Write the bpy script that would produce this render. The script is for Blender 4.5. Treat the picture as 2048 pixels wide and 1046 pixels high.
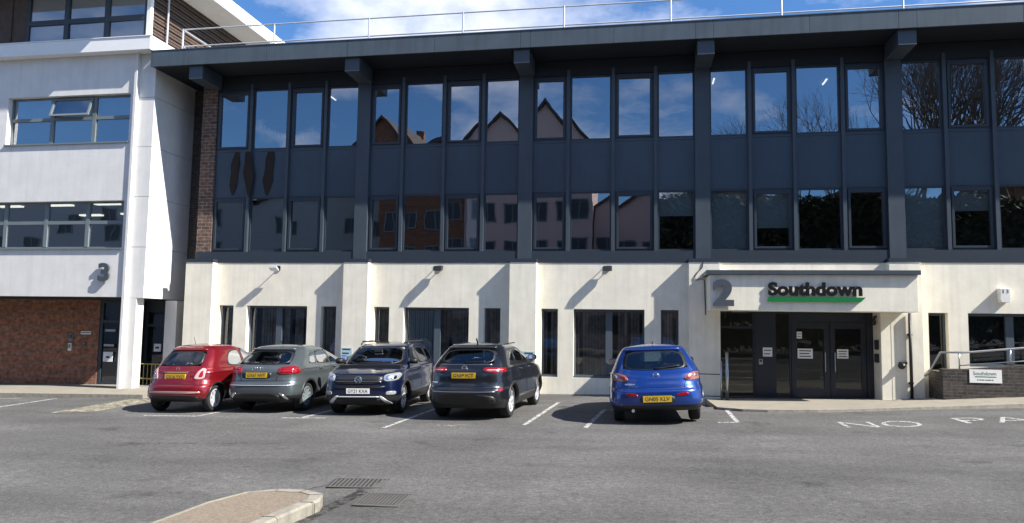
import bpy, math, random
import numpy as np
from mathutils import Vector, Matrix

for o in list(bpy.data.objects): bpy.data.objects.remove(o)
C = bpy.context.scene.collection
S = bpy.context.scene

# ------------------------------------------------------------------ camera
cd = bpy.data.cameras.new('camera'); cam = bpy.data.objects.new('camera', cd); C.objects.link(cam)
YAW, PITCH, ROLL = -0.1755, 0.084, 0.0144
f = Vector((math.sin(YAW)*math.cos(PITCH), math.cos(YAW)*math.cos(PITCH), math.sin(PITCH)))
r = Vector((math.cos(YAW), -math.sin(YAW), 0)); u = r.cross(f)
r2 = r*math.cos(ROLL)+u*math.sin(ROLL); u2 = u*math.cos(ROLL)-r*math.sin(ROLL)
m = Matrix((r2, u2, -f)).transposed().to_4x4(); m.translation = Vector((12.955, -20.383, 1.9))
cam.matrix_world = m
cd.sensor_width = 36; cd.lens = 36*1480.1/2048; cd.clip_start = .1; cd.clip_end = 2000
S.camera = cam
S.render.resolution_x = 1024; S.render.resolution_y = 523

# ------------------------------------------------------------------ sun, sky, exposure
SUN = Vector((3.65, -1.0, 3.5)).normalized()
ELEV = math.asin(SUN.z); AZ = math.atan2(SUN.x, SUN.y)
ld = bpy.data.lights.new('sun', 'SUN'); sun = bpy.data.objects.new('sun', ld); C.objects.link(sun)
sun.rotation_euler = (-SUN).to_track_quat('-Z', 'Y').to_euler(); sun.location = (40, -20, 40)
ld.energy = 5.0; ld.angle = math.radians(.5); ld.color = (1, .955, .88)
W = bpy.data.worlds.new('World'); S.world = W; W.use_nodes = True
nt = W.node_tree; nt.nodes.clear()
def N(t, kind, **kw):
    n = t.nodes.new(kind)
    for k, v in kw.items(): setattr(n, k, v)
    return n
sky = N(nt, 'ShaderNodeTexSky', sky_type='NISHITA', sun_disc=False, sun_elevation=ELEV, sun_rotation=AZ,
        air_density=1.0, dust_density=.3, ozone_density=4.0)
bg = N(nt, 'ShaderNodeBackground'); bg.inputs[1].default_value = .060
outw = N(nt, 'ShaderNodeOutputWorld')
tc = N(nt, 'ShaderNodeTexCoord'); sp = N(nt, 'ShaderNodeSeparateXYZ'); nt.links.new(tc.outputs['Generated'], sp.inputs[0])
add = N(nt, 'ShaderNodeMath', operation='ADD'); add.inputs[1].default_value = .22; nt.links.new(sp.outputs[2], add.inputs[0])
mx = N(nt, 'ShaderNodeMath', operation='MAXIMUM'); mx.inputs[1].default_value = .05; nt.links.new(add.outputs[0], mx.inputs[0])
cmb = N(nt, 'ShaderNodeCombineXYZ')
for i in (0, 1):
    dv = N(nt, 'ShaderNodeMath', operation='DIVIDE'); nt.links.new(sp.outputs[i], dv.inputs[0]); nt.links.new(mx.outputs[0], dv.inputs[1])
    nt.links.new(dv.outputs[0], cmb.inputs[i])
mpw = N(nt, 'ShaderNodeMapping'); mpw.inputs['Location'].default_value = (3.45, 2.0, 0); nt.links.new(cmb.outputs[0], mpw.inputs[0])
nz = N(nt, 'ShaderNodeTexNoise'); nz.inputs['Scale'].default_value = 1.15; nz.inputs['Detail'].default_value = 9; nz.inputs['Roughness'].default_value = .58
nt.links.new(mpw.outputs[0], nz.inputs['Vector'])
rp = N(nt, 'ShaderNodeValToRGB'); rp.color_ramp.elements[0].position = .49; rp.color_ramp.elements[1].position = .74
nt.links.new(nz.outputs[0], rp.inputs[0])
mixw = N(nt, 'ShaderNodeMix', data_type='RGBA'); mixw.inputs[7].default_value = (14.5, 14.2, 14.4, 1)
tint = N(nt, 'ShaderNodeMix', data_type='RGBA', blend_type='MULTIPLY'); tint.inputs[0].default_value = 1; tint.inputs[7].default_value = (.80, 1.16, 1.50, 1)
nt.links.new(sky.outputs[0], tint.inputs[6]); nt.links.new(rp.outputs[0], mixw.inputs[0]); nt.links.new(tint.outputs[2], mixw.inputs[6])
nt.links.new(mixw.outputs[2], bg.inputs[0]); nt.links.new(bg.outputs[0], outw.inputs[0])
S.view_settings.view_transform = 'Standard'; S.view_settings.look = 'None'; S.view_settings.gamma = 1
S.view_settings.exposure = 1.05
S.render.engine = 'CYCLES'
S.cycles.max_bounces = 8; S.cycles.transparent_max_bounces = 12

# ------------------------------------------------------------------ materials
def pmat(name, col, rough=.6, metal=0., var=.08, scale=4., bump=0., bscale=60., coat=0., spec=.5, streak=0., emit=None, backdark=False):
    mt = bpy.data.materials.new(name); mt.use_nodes = True; t = mt.node_tree; b = t.nodes['Principled BSDF']
    b.inputs['Roughness'].default_value = rough; b.inputs['Metallic'].default_value = metal
    b.inputs['Specular IOR Level'].default_value = spec
    if coat: b.inputs['Coat Weight'].default_value = coat; b.inputs['Coat Roughness'].default_value = .03
    co = N(t, 'ShaderNodeTexCoord')
    n = N(t, 'ShaderNodeTexNoise'); n.inputs['Scale'].default_value = scale; n.inputs['Detail'].default_value = 6; n.inputs['Roughness'].default_value = .6
    t.links.new(co.outputs['Object'], n.inputs['Vector'])
    rm = N(t, 'ShaderNodeMapRange'); rm.inputs[1].default_value = .25; rm.inputs[2].default_value = .75
    rm.inputs[3].default_value = 1-var; rm.inputs[4].default_value = 1+var; t.links.new(n.outputs[0], rm.inputs[0])
    val = rm.outputs[0]
    if streak:
        mp = N(t, 'ShaderNodeMapping'); mp.inputs['Scale'].default_value = (5, 5, .35); t.links.new(co.outputs['Object'], mp.inputs[0])
        n2 = N(t, 'ShaderNodeTexNoise'); n2.inputs['Scale'].default_value = 1.6; n2.inputs['Detail'].default_value = 5; t.links.new(mp.outputs[0], n2.inputs['Vector'])
        r2_ = N(t, 'ShaderNodeMapRange'); r2_.inputs[1].default_value = .45; r2_.inputs[2].default_value = .8; r2_.inputs[3].default_value = 1; r2_.inputs[4].default_value = 1-streak
        t.links.new(n2.outputs[0], r2_.inputs[0])
        mu = N(t, 'ShaderNodeMath', operation='MULTIPLY'); t.links.new(val, mu.inputs[0]); t.links.new(r2_.outputs[0], mu.inputs[1]); val = mu.outputs[0]
    vm = N(t, 'ShaderNodeVectorMath', operation='SCALE'); vm.inputs[0].default_value = col; t.links.new(val, vm.inputs['Scale'])
    out = vm.outputs[0]
    if backdark:
        ge = N(t, 'ShaderNodeNewGeometry'); mi = N(t, 'ShaderNodeMix', data_type='RGBA'); t.links.new(ge.outputs['Backfacing'], mi.inputs[0])
        t.links.new(out, mi.inputs[6]); mi.inputs[7].default_value = (.02, .02, .022, 1); out = mi.outputs[2]
    t.links.new(out, b.inputs['Base Color'])
    if bump:
        n3 = N(t, 'ShaderNodeTexNoise'); n3.inputs['Scale'].default_value = bscale; n3.inputs['Detail'].default_value = 4; t.links.new(co.outputs['Object'], n3.inputs['Vector'])
        bp = N(t, 'ShaderNodeBump'); bp.inputs['Strength'].default_value = bump; bp.inputs['Distance'].default_value = .02
        t.links.new(n3.outputs[0], bp.inputs['Height']); t.links.new(bp.outputs[0], b.inputs['Normal'])
    if emit:
        b.inputs['Emission Color'].default_value = (*emit[:3], 1); b.inputs['Emission Strength'].default_value = emit[3]
    return mt

def brickmat(name, c1, c2, mortar, bw=.225, bh=.075, patch=.0):
    mt = bpy.data.materials.new(name); mt.use_nodes = True; t = mt.node_tree; b = t.nodes['Principled BSDF']; b.inputs['Roughness'].default_value = .9
    co = N(t, 'ShaderNodeTexCoord'); s = N(t, 'ShaderNodeSeparateXYZ'); t.links.new(co.outputs['Object'], s.inputs[0])
    a = N(t, 'ShaderNodeMath', operation='ADD'); t.links.new(s.outputs[0], a.inputs[0]); t.links.new(s.outputs[1], a.inputs[1])
    cb = N(t, 'ShaderNodeCombineXYZ'); t.links.new(a.outputs[0], cb.inputs[0]); t.links.new(s.outputs[2], cb.inputs[1])
    br = N(t, 'ShaderNodeTexBrick'); br.inputs['Scale'].default_value = 1; br.inputs['Brick Width'].default_value = bw; br.inputs['Row Height'].default_value = bh
    br.inputs['Mortar Size'].default_value = .009; br.inputs['Color1'].default_value = (*c1, 1); br.inputs['Color2'].default_value = (*c2, 1); br.inputs['Mortar'].default_value = (*mortar, 1)
    br.inputs['Bias'].default_value = -.1
    t.links.new(cb.outputs[0], br.inputs['Vector'])
    n = N(t, 'ShaderNodeTexNoise'); n.inputs['Scale'].default_value = 9; n.inputs['Detail'].default_value = 6; t.links.new(co.outputs['Object'], n.inputs['Vector'])
    rm = N(t, 'ShaderNodeMapRange'); rm.inputs[1].default_value = .3; rm.inputs[2].default_value = .7; rm.inputs[3].default_value = .6; rm.inputs[4].default_value = 1.4; t.links.new(n.outputs[0], rm.inputs[0])
    vm = N(t, 'ShaderNodeVectorMath', operation='SCALE'); t.links.new(br.outputs[0], vm.inputs[0]); t.links.new(rm.outputs[0], vm.inputs['Scale'])
    t.links.new(vm.outputs[0], b.inputs['Base Color'])
    bp = N(t, 'ShaderNodeBump'); bp.inputs['Strength'].default_value = .6; bp.inputs['Distance'].default_value = .01; bp.invert = True
    t.links.new(br.outputs['Fac'], bp.inputs['Height']); t.links.new(bp.outputs[0], b.inputs['Normal'])
    return mt

def glassmat(name, tint, refl, wob=.045):
    mt = bpy.data.materials.new(name); mt.use_nodes = True; t = mt.node_tree; t.nodes.clear()
    o = N(t, 'ShaderNodeOutputMaterial'); g = N(t, 'ShaderNodeBsdfGlossy'); g.inputs['Roughness'].default_value = .0; g.inputs['Color'].default_value = (.92, .95, 1, 1)
    tr = N(t, 'ShaderNodeBsdfTransparent'); tr.inputs[0].default_value = (*tint, 1)
    co = N(t, 'ShaderNodeTexCoord'); n = N(t, 'ShaderNodeTexNoise'); n.inputs['Scale'].default_value = 1.1; n.inputs['Detail'].default_value = 1
    t.links.new(co.outputs['Object'], n.inputs['Vector'])
    bp = N(t, 'ShaderNodeBump'); bp.inputs['Strength'].default_value = wob; bp.inputs['Distance'].default_value = .05; t.links.new(n.outputs[0], bp.inputs['Height'])
    t.links.new(bp.outputs[0], g.inputs['Normal'])
    lw = N(t, 'ShaderNodeFresnel'); lw.inputs[0].default_value = 1.5
    ad = N(t, 'ShaderNodeMath', operation='ADD', use_clamp=True); ad.inputs[1].default_value = refl-.04; t.links.new(lw.outputs[0], ad.inputs[0])
    mi = N(t, 'ShaderNodeMixShader'); t.links.new(ad.outputs[0], mi.inputs[0]); t.links.new(tr.outputs[0], mi.inputs[1]); t.links.new(g.outputs[0], mi.inputs[2])
    t.links.new(mi.outputs[0], o.inputs[0])
    return mt

def asphaltmat():
    mt = bpy.data.materials.new('asphalt'); mt.use_nodes = True; t = mt.node_tree; b = t.nodes['Principled BSDF']; b.inputs['Roughness'].default_value = .92
    b.inputs['Specular IOR Level'].default_value = .3
    co = N(t, 'ShaderNodeTexCoord')
    def noise(sc, det, lo, hi, a, c, stretch=None, rough=.6):
        n = N(t, 'ShaderNodeTexNoise'); n.inputs['Scale'].default_value = sc; n.inputs['Detail'].default_value = det; n.inputs['Roughness'].default_value = rough
        if stretch:
            mp = N(t, 'ShaderNodeMapping'); mp.inputs['Scale'].default_value = stretch; mp.inputs['Rotation'].default_value = (0, 0, .12); t.links.new(co.outputs['Object'], mp.inputs[0]); t.links.new(mp.outputs[0], n.inputs['Vector'])
        else: t.links.new(co.outputs['Object'], n.inputs['Vector'])
        rm = N(t, 'ShaderNodeMapRange'); rm.inputs[1].default_value = lo; rm.inputs[2].default_value = hi; rm.inputs[3].default_value = a; rm.inputs[4].default_value = c
        t.links.new(n.outputs[0], rm.inputs[0]); return rm.outputs[0], n
    fine, nf_ = noise(70, 3, .3, .7, .45, 1.55, rough=.85)
    grit, _ = noise(15, 5, .38, .62, .6, 1.42, rough=1.0)
    lane, _ = noise(.8, 6, .35, .65, .86, 1.14, (.12, .9, 1), .7)
    mid, _ = noise(.45, 5, .3, .7, .78, 1.2)
    trk, _ = noise(.5, 4, .5, .72, 1.0, .78, (.25, 1.3, 1))
    oil, _ = noise(1.3, 5, .60, .72, 1.0, .62)
    v = fine
    for x in (grit, lane, mid, trk, oil):
        mu = N(t, 'ShaderNodeMath', operation='MULTIPLY'); t.links.new(v, mu.inputs[0]); t.links.new(x, mu.inputs[1]); v = mu.outputs[0]
    vm = N(t, 'ShaderNodeVectorMath', operation='SCALE'); vm.inputs[0].default_value = (.102, .099, .095); t.links.new(v, vm.inputs['Scale'])
    t.links.new(vm.outputs[0], b.inputs['Base Color'])
    bp = N(t, 'ShaderNodeBump'); bp.inputs['Strength'].default_value = .5; bp.inputs['Distance'].default_value = .012
    t.links.new(nf_.outputs[0], bp.inputs['Height']); t.links.new(bp.outputs[0], b.inputs['Normal'])
    return mt

M = dict(
    asphalt=asphaltmat(),
    cream=pmat('cream_render', (.78, .735, .615), .85, var=.09, scale=2.6, bump=.10, bscale=14, streak=.12),
    white=pmat('white_render', (.70, .69, .665), .85, var=.07, scale=2.2, bump=.08, bscale=14, streak=.09),
    whitetrim=pmat('white_trim', (.82, .82, .80), .5, var=.03),
    slate=pmat('slate_cladding', (.052, .067, .084), .42, var=.14, scale=1.2, streak=.12),
    slate2=pmat('slate_panel', (.044, .064, .085), .35, var=.16, scale=.9, streak=.10),
    fascia=pmat('fascia_metal', (.070, .090, .105), .38, var=.14, scale=1.5, streak=.25),
    soffit=pmat('soffit_board', (.010, .014, .020), .6, var=.08),
    brick=brickmat('red_brick', (.30, .115, .06), (.17, .07, .042), (.15, .115, .09)),
    brickp=brickmat('brown_brick', (.15, .082, .060), (.07, .045, .038), (.20, .18, .15), .27, .105),
    brick_worn_shade=brickmat('weathered_shade_brick', (.062, .050, .042), (.03, .027, .025), (.075, .068, .06)),  # weathered brick of the ramp wall; also painted shade for the recessed wall
    glass=glassmat('window_glass', (.55, .60, .60), .33), glass2=glassmat('lower_window_glass', (.68, .72, .71), .26),
    gglass=glassmat('ground_glass', (.60, .64, .64), .10),
    carglass=glassmat('car_glass', (.60, .70, .68), .10, 0.), doorglass=glassmat('door_glass', (.45, .48, .48), .055), doormetal=pmat('door_metal', (.014, .019, .032), .4, var=.05),
    frame=pmat('window_frame', (.028, .038, .052), .4, var=.05), frame2=pmat('window_frame_grey', (.075, .095, .115), .4, var=.05),
    greyframe=pmat('grey_frame', (.16, .19, .20), .4, var=.05),
    blackpl=pmat('black_plastic', (.015, .015, .016), .45, var=.1),
    rubber=pmat('tyre_rubber', (.018, .018, .018), .85, var=.15),
    chrome=pmat('chrome', (.75, .76, .77), .12, 1., var=.02),
    steel=pmat('brushed_steel', (.45, .46, .47), .33, 1., var=.08, scale=12),
    galv=pmat('galvanised', (.62, .64, .66), .4, .4, var=.08),
    conc=pmat('concrete', (.25, .225, .18), .9, var=.18, scale=3, bump=.3, bscale=70),
    kerbm=pmat('kerb_stone', (.255, .235, .19), .9, var=.32, scale=9, bump=.3, bscale=80),
    paint=None, green=pmat('green_letter', (.006, .16, .045), .4), black=pmat('black_letter', (.008, .008, .01), .35),
    grey3=pmat('zinc_numeral', (.085, .10, .12), .4, .3, var=.06),
    paper=pmat('paper', (.72, .73, .74), .7, var=.03), ink=pmat('ink', (.05, .05, .06), .7),
    yellow=pmat('plate_yellow', (.58, .36, .012), .4), wplate=pmat('plate_white', (.75, .75, .73), .4),
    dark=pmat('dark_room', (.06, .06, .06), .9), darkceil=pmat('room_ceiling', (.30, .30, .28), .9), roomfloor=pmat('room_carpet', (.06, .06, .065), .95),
    blind=pmat('blind_fabric', (.55, .66, .74), .8, var=.05),
    timber=pmat('timber_cladding', (.085, .055, .04), .7, var=.3, scale=6, streak=.3),
    iron=pmat('cast_iron', (.10, .094, .088), .8, .1, var=.2, scale=20),
    lens=pmat('lamp_glass', (.28, .29, .30), .1, coat=1.), redlens=pmat('red_lens', (.24, .004, .006), .12, coat=1.),
    pinklens=pmat('clear_lens', (.50, .30, .30), .12, coat=1.), amber=pmat('amber_lens', (.28, .10, .07), .12, coat=1.),
    lit=pmat('lit_tube', (.9, .9, .9), .5, emit=(1, .95, .82, 1.1)),
    seat=pmat('car_seat', (.03, .03, .032), .8), seatl=pmat('pale_seat', (.30, .31, .30), .8),
    moss=pmat('rail_paint', (.36, .30, .09), .5, var=.1), aggr=None, pink=pmat('pink_render', (.62, .46, .43), .85, var=.05),
    tile=pmat('roof_tile', (.07, .055, .05), .8, var=.2, scale=8), bark=pmat('bark', (.115, .098, .082), .9, var=.3, scale=8),
    signbl=pmat('bay_sign_blue', (.40, .56, .60), .5, var=.15, scale=25), alarm=pmat('alarm_box', (.75, .74, .70), .4),
    hedge=pmat('dark_peel', (.022, .014, .011), .9, var=.2),
)
def paintmat():
    mt = pmat('road_paint', (.50, .49, .46), .8, var=.12, scale=14); t = mt.node_tree
    b = t.nodes['Principled BSDF']; co = N(t, 'ShaderNodeTexCoord')
    n = N(t, 'ShaderNodeTexNoise'); n.inputs['Scale'].default_value = 16; n.inputs['Detail'].default_value = 6; n.inputs['Roughness'].default_value = .75; t.links.new(co.outputs['Object'], n.inputs['Vector'])
    rm = N(t, 'ShaderNodeMapRange'); rm.inputs[1].default_value = .40; rm.inputs[2].default_value = .54; t.links.new(n.outputs[0], rm.inputs[0])
    t.links.new(rm.outputs[0], b.inputs['Alpha']); return mt
M['paint'] = paintmat()
def wornmat():
    mt = pmat('worn_paint', (.42, .38, .26), .85, var=.2, scale=10); t = mt.node_tree
    b = t.nodes['Principled BSDF']; co = N(t, 'ShaderNodeTexCoord')
    n = N(t, 'ShaderNodeTexNoise'); n.inputs['Scale'].default_value = 7; n.inputs['Detail'].default_value = 7; n.inputs['Roughness'].default_value = .8; t.links.new(co.outputs['Object'], n.inputs['Vector'])
    rm = N(t, 'ShaderNodeMapRange'); rm.inputs[1].default_value = .42; rm.inputs[2].default_value = .62; t.links.new(n.outputs[0], rm.inputs[0])
    t.links.new(rm.outputs[0], b.inputs['Alpha']); return mt
M['worn'] = wornmat()
def aggrmat():
    mt = pmat('red_aggregate', (.20, .16, .118), .9, var=.38, scale=34, bump=.4, bscale=120); t = mt.node_tree
    return mt
M['aggr'] = aggrmat()
M['greyhouse'] = pmat('grey_render', (.34, .36, .38), .85)

# ------------------------------------------------------------------ mesh helpers
OR = {}          # world origin of each linked object
class MB:
    def __init__(s): s.v, s.f, s.mi = [], [], []
    def add(s, vs, fs, mi=0):
        n = len(s.v); s.v += [tuple(p) for p in vs]; s.f += [tuple(i+n for i in q) for q in fs]; s.mi += [mi]*len(fs)
        return s
    def box(s, x0, x1, y0, y1, z0, z1, mi=0):
        vs = [(x, y, z) for z in (z0, z1) for y in (y0, y1) for x in (x0, x1)]
        return s.add(vs, [(0, 2, 3, 1), (4, 5, 7, 6), (0, 1, 5, 4), (2, 6, 7, 3), (0, 4, 6, 2), (1, 3, 7, 5)], mi)
    def quad(s, a, b, c, d, mi=0): return s.add([a, b, c, d], [(0, 1, 2, 3)], mi)
    def prism(s, poly, ax, a0, a1, mi=0):      # poly: 2-D points, ax: extrusion axis
        n = len(poly)
        def P(p, a): return {'x': (a, p[0], p[1]), 'y': (p[0], a, p[1]), 'z': (p[0], p[1], a)}[ax]
        vs = [P(p, a0) for p in poly]+[P(p, a1) for p in poly]
        fs = [tuple(range(n))[::-1], tuple(range(n, 2*n))]+[(i, (i+1) % n, (i+1) % n+n, i+n) for i in range(n)]
        return s.add(vs, fs, mi)
    def tube(s, pts, rad, n=8, mi=0, cap=True):
        pts = [Vector(p) for p in pts]; rings = []; rr = rad if isinstance(rad, (list, tuple)) else [rad]*len(pts)
        vs = []
        for i, p in enumerate(pts):
            d = (pts[min(i+1, len(pts)-1)]-pts[max(i-1, 0)]).normalized()
            a = d.orthogonal().normalized() if i == 0 else (a-d*a.dot(d)).normalized()
            b = d.cross(a)
            vs += [p+(a*math.cos(2*math.pi*k/n)+b*math.sin(2*math.pi*k/n))*rr[i] for k in range(n)]
        fs = [(i*n+k, i*n+(k+1) % n, (i+1)*n+(k+1) % n, (i+1)*n+k) for i in range(len(pts)-1) for k in range(n)]
        if cap: fs += [tuple(range(n))[::-1], tuple(range((len(pts)-1)*n, len(pts)*n))]
        return s.add(vs, fs, mi)
    def lathe(s, prof, cx, cy, cz, axis='x', n=28, mi=0, a0=0, a1=2*math.pi):   # prof: (offset along axis, radius)
        full = abs(a1-a0-2*math.pi) < 1e-6; k = n if full else n+1; vs = []
        for (o, rad) in prof:
            for i in range(k):
                t = a0+(a1-a0)*i/n; c, q = math.cos(t)*rad, math.sin(t)*rad
                vs.append({'x': (cx+o, cy+c, cz+q), 'y': (cx+c, cy+o, cz+q), 'z': (cx+c, cy+q, cz+o)}[axis])
        fs = []
        for j in range(len(prof)-1):
            for i in range(n):
                i2 = (i+1) % k if full else i+1
                fs.append((j*k+i, j*k+i2, (j+1)*k+i2, (j+1)*k+i))
        return s.add(vs, fs, mi)
    def build(s, name, mats, parent=None, smooth=False, bevel=0., local=False, auto=None):
        me = bpy.data.meshes.new(name)
        o0 = Vector((0, 0, 0)) if (parent is None or local) else OR[parent]
        me.from_pydata([tuple(Vector(p)-o0) for p in s.v], [], s.f); me.update()
        for k in (mats if isinstance(mats, (list, tuple)) else [mats]): me.materials.append(k)
        if isinstance(mats, (list, tuple)): me.polygons.foreach_set('material_index', s.mi)
        if smooth: me.polygons.foreach_set('use_smooth', [True]*len(me.polygons))
        o = bpy.data.objects.new(name, me); C.objects.link(o)
        if parent is not None: o.parent = parent
        OR[o] = o0 if not local else Vector((0, 0, 0))
        if bevel:
            b = o.modifiers.new('bevel', 'BEVEL'); b.width = bevel; b.segments = 2; b.limit_method = 'ANGLE'; b.angle_limit = .6
        if auto: 
            e = o.modifiers.new('split', 'EDGE_SPLIT'); e.split_angle = auto
        return o
def tag(o, label=None, cat=None, group=None, kind=None):
    if label: o['label'] = label
    if cat: o['category'] = cat
    if group: o['group'] = group
    if kind: o['kind'] = kind
    return o
def thing(name, loc, label, cat, group=None, rot=(0, 0, 0)):
    o = bpy.data.objects.new(name, None); C.objects.link(o); o.location = loc; o.rotation_euler = rot; o.empty_display_size = .2
    OR[o] = Vector(loc); return tag(o, label, cat, group)
def box(name, mat, parent, *d, bevel=0.): return MB().box(*d).build(name, mat, parent, bevel=bevel)
def struct(name, mb, mat, **k): o = mb.build(name, mat, **k); o['kind'] = 'structure'; return o
def textmesh(body, size, ext, off=0., sx=1., align='LEFT', sp_=1.):
    c = bpy.data.curves.new('t', 'FONT'); c.body = body; c.size = size; c.extrude = ext; c.offset = off; c.align_x = align; c.space_character = sp_
    o = bpy.data.objects.new('t', c); C.objects.link(o); bpy.context.view_layer.update()
    dg = bpy.context.evaluated_depsgraph_get(); me = bpy.data.meshes.new_from_object(o.evaluated_get(dg))
    vs = [(v.co.x*sx, v.co.y, v.co.z) for v in me.vertices]; fs = [tuple(p.vertices) for p in me.polygons]
    bpy.data.objects.remove(o); return vs, fs
def walltext(mb, body, x, y, z, size, ext=.001, off=0., sx=1., mi=0, fit=None, align='LEFT'):   # facing -Y
    vs, fs = textmesh(body, size, ext, off, sx, align)
    if fit:
        a, b = min(p[0] for p in vs), max(p[0] for p in vs); c, d = min(p[1] for p in vs), max(p[1] for p in vs)
        vs = [((p[0]-a)/(b-a)*fit[0], (p[1]-c)/(d-c)*fit[1], p[2]) for p in vs]
    mb.add([(x+p[0], y-p[2], z+p[1]) for p in vs], fs, mi); return mb

# ------------------------------------------------------------------ ground
GX = [-400, -40, -10, -3.5, 3, 8, 11, 14.5, 17, 20, 22, 26, 40, 400]; GZ = [-1.0, -1.0, -.40, -.25, -.13, -.04, .02, .10, .15, .25, .34, .5, 1.0, 1.0]
def gz(x): return float(np.interp(x, GX, GZ))
def zb(x): return float(np.interp(x, [13.6, 14.5, 15, 17, 19, 20, 21.8, 34], [gz(13.6), .0, -.02, .03, .09, .18, .34, .85]))
def gxy(x, y):
    if x < 13.6: return gz(x)
    t = min(1, max(0, (y+3.0)/3.0)); return gz(x)+t*(zb(x)-gz(x)-(.09 if x > 14.3 else 0))-(.06 if x > 14.3 and y > -2.4 else 0)
mb = MB(); xs = sorted(set(GX+list(np.arange(-12, 30, .5)))); ys = [-400, -60, -16, -6, -4.2, -3, -2.2, -1, 0, 1, 60, 400]
vs = [(x, y, gxy(x, y)) for x in xs for y in ys]; k = len(ys)
mb.add(vs, [(i*k+j, (i+1)*k+j, (i+1)*k+j+1, i*k+j+1) for i in range(len(xs)-1) for j in range(k-1)])
struct('car_park', mb, M['asphalt'])

def strip(mb, poly_front, poly_back, h, mi=0, zback=None):    # a raised sheet following the ground between two x-sorted edges
    x0, x1 = poly_front[0][0], poly_front[-1][0]; n = int((x1-x0)/.5)+2; xs = np.linspace(x0, x1, n)
    fy = np.interp(xs, [p[0] for p in poly_front], [p[1] for p in poly_front]); by = np.interp(xs, [p[0] for p in poly_back], [p[1] for p in poly_back])
    vs = []
    for x, a, b in zip(xs, fy, by):
        z = gz(x); q = zback(x) if zback else z+h; vs += [(x, a, z-.1), (x, a, z+h), (x, b, q), (x, b, q-.1)]
    fs = []
    for i in range(n-1):
        for j in range(3): fs.append((i*4+j, (i+1)*4+j, (i+1)*4+j+1, i*4+j+1))
    fs += [(0, 1, 2, 3), tuple((n-1)*4+j for j in (3, 2, 1, 0))]
    return mb.add(vs, fs, mi)
# kerbs and pavements
def pavement(front, back, h, kw=.14, zback=None):
    kb = [(x, y+kw) for x, y in front]
    struct('pavement', strip(MB(), kb, back, h-.004, zback=zback), M['conc'])
    struct('kerb', strip(MB(), front, [(x, y+kw-.001) for x, y in front], h), M['kerbm'])
pavement([(-40, -2.95), (.1, -2.8)], [(-40, 1.5), (.1, 1.5)], .10)
pavement([(14.55, -3.5), (15.2, -3.95), (16.6, -3.8), (18.9, -3.2), (21.0, -2.65), (34, -1.6)], [(14.55, .8), (34, .8)], .055, zback=zb)

def line(pts, w, name='parking_line', mat='paint', h=.004):
    mb = MB()
    for (a, b) in pts:
        a, b = Vector((*a, 0)), Vector((*b, 0)); d = (b-a).normalized(); q = Vector((-d.y, d.x, 0))*w/2
        n = max(2, int((b-a).length/.4)); rows = [a.lerp(b, i/n) for i in range(n+1)]
        mb.add([(p.x+s*q.x, p.y+s*q.y, gz(p.x+s*q.x)+h) for p in rows for s in (-1, 1)], [(2*i, 2*i+1, 2*i+3, 2*i+2) for i in range(n)])
    return struct(name, mb, M[mat])
for pts in ([((3.8, -6.1), (4.0, -2.2)), ((2.6, -6.15), (3.8, -6.1))], [((6.1, -6.05), (6.25, -2.2)), ((5.7, -6.12), (6.6, -6.0))], [((8.28, -7.25), (8.4, -2.2))],
            [((10.77, -6.5), (10.95, -2.3))], [((11.93, -6.75), (12.12, -3.8)), ((12.12, -3.8), (12.7, -3.75))], [((14.72, -5.68), (14.74, -3.65)), ((14.35, -5.72), (14.7, -5.68))],
            [((-1.9, -5.25), (-2.2, -3.1))], [((-4.6, -3.55), (-3.2, -3.15))]):
    line(pts, .085)
line([((9.15, -6.75), (9.5, -6.72)), ((9.42, -6.9), (9.62, -6.55)), ((9.55, -6.6), (9.8, -6.72))], .07, 'worn_marking', 'worn')
mb = MB(); n = 8
mb.add([(x0+(x1-x0)*i/n, y0+(y1-y0)*i/n, gz(x0+(x1-x0)*i/n)+.003) for i in range(n+1) for (x0, y0, x1, y1) in ((.2, -6.0, -.1, -2.98), (1.0, -5.6, .85, -2.98))], [(2*i, 2*i+1, 2*i+3, 2*i+2) for i in range(n)])
struct('worn_marking', mb, M['worn'])
for body, x, y in (('NO', 16.55, -6.15), ('PARKING', 18.78, -5.45)):
    vs, fs = textmesh(body, 1.0, 0, -.012); a, b = min(p[0] for p in vs), max(p[0] for p in vs); c, d = min(p[1] for p in vs), max(p[1] for p in vs)
    w = 1.42 if body == 'NO' else 5.3; h = .78
    mb = MB().add([(x+(p[0]-a)/(b-a)*w, y+(p[1]-c)/(d-c)*h+.28*(p[0]-a)/(b-a)*w/1.6, gz(x+(p[0]-a)/(b-a)*w)+.004) for p in vs], fs)
    struct('painted_lettering', mb, M['paint'])

M['stain'] = M['worn'].copy(); M['stain'].name = 'tarmac_stain'; M['stain'].node_tree.nodes['Vector Math'].inputs[0].default_value = (.022, .020, .018)
line([((9.72, -13.9), (9.80, -13.0)), ((9.80, -13.0), (9.86, -12.3)), ((9.86, -12.3), (9.80, -12.0))], .16, 'tarmac_stain', 'stain')
line([((9.0, -12.7), (9.15, -12.35)), ((9.15, -12.35), (9.4, -11.9))], .035, 'tarmac_stain', 'stain')
line([((4.5, -9.6), (7.4, -9.2))], .03, 'tarmac_stain', 'stain'); 

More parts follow.
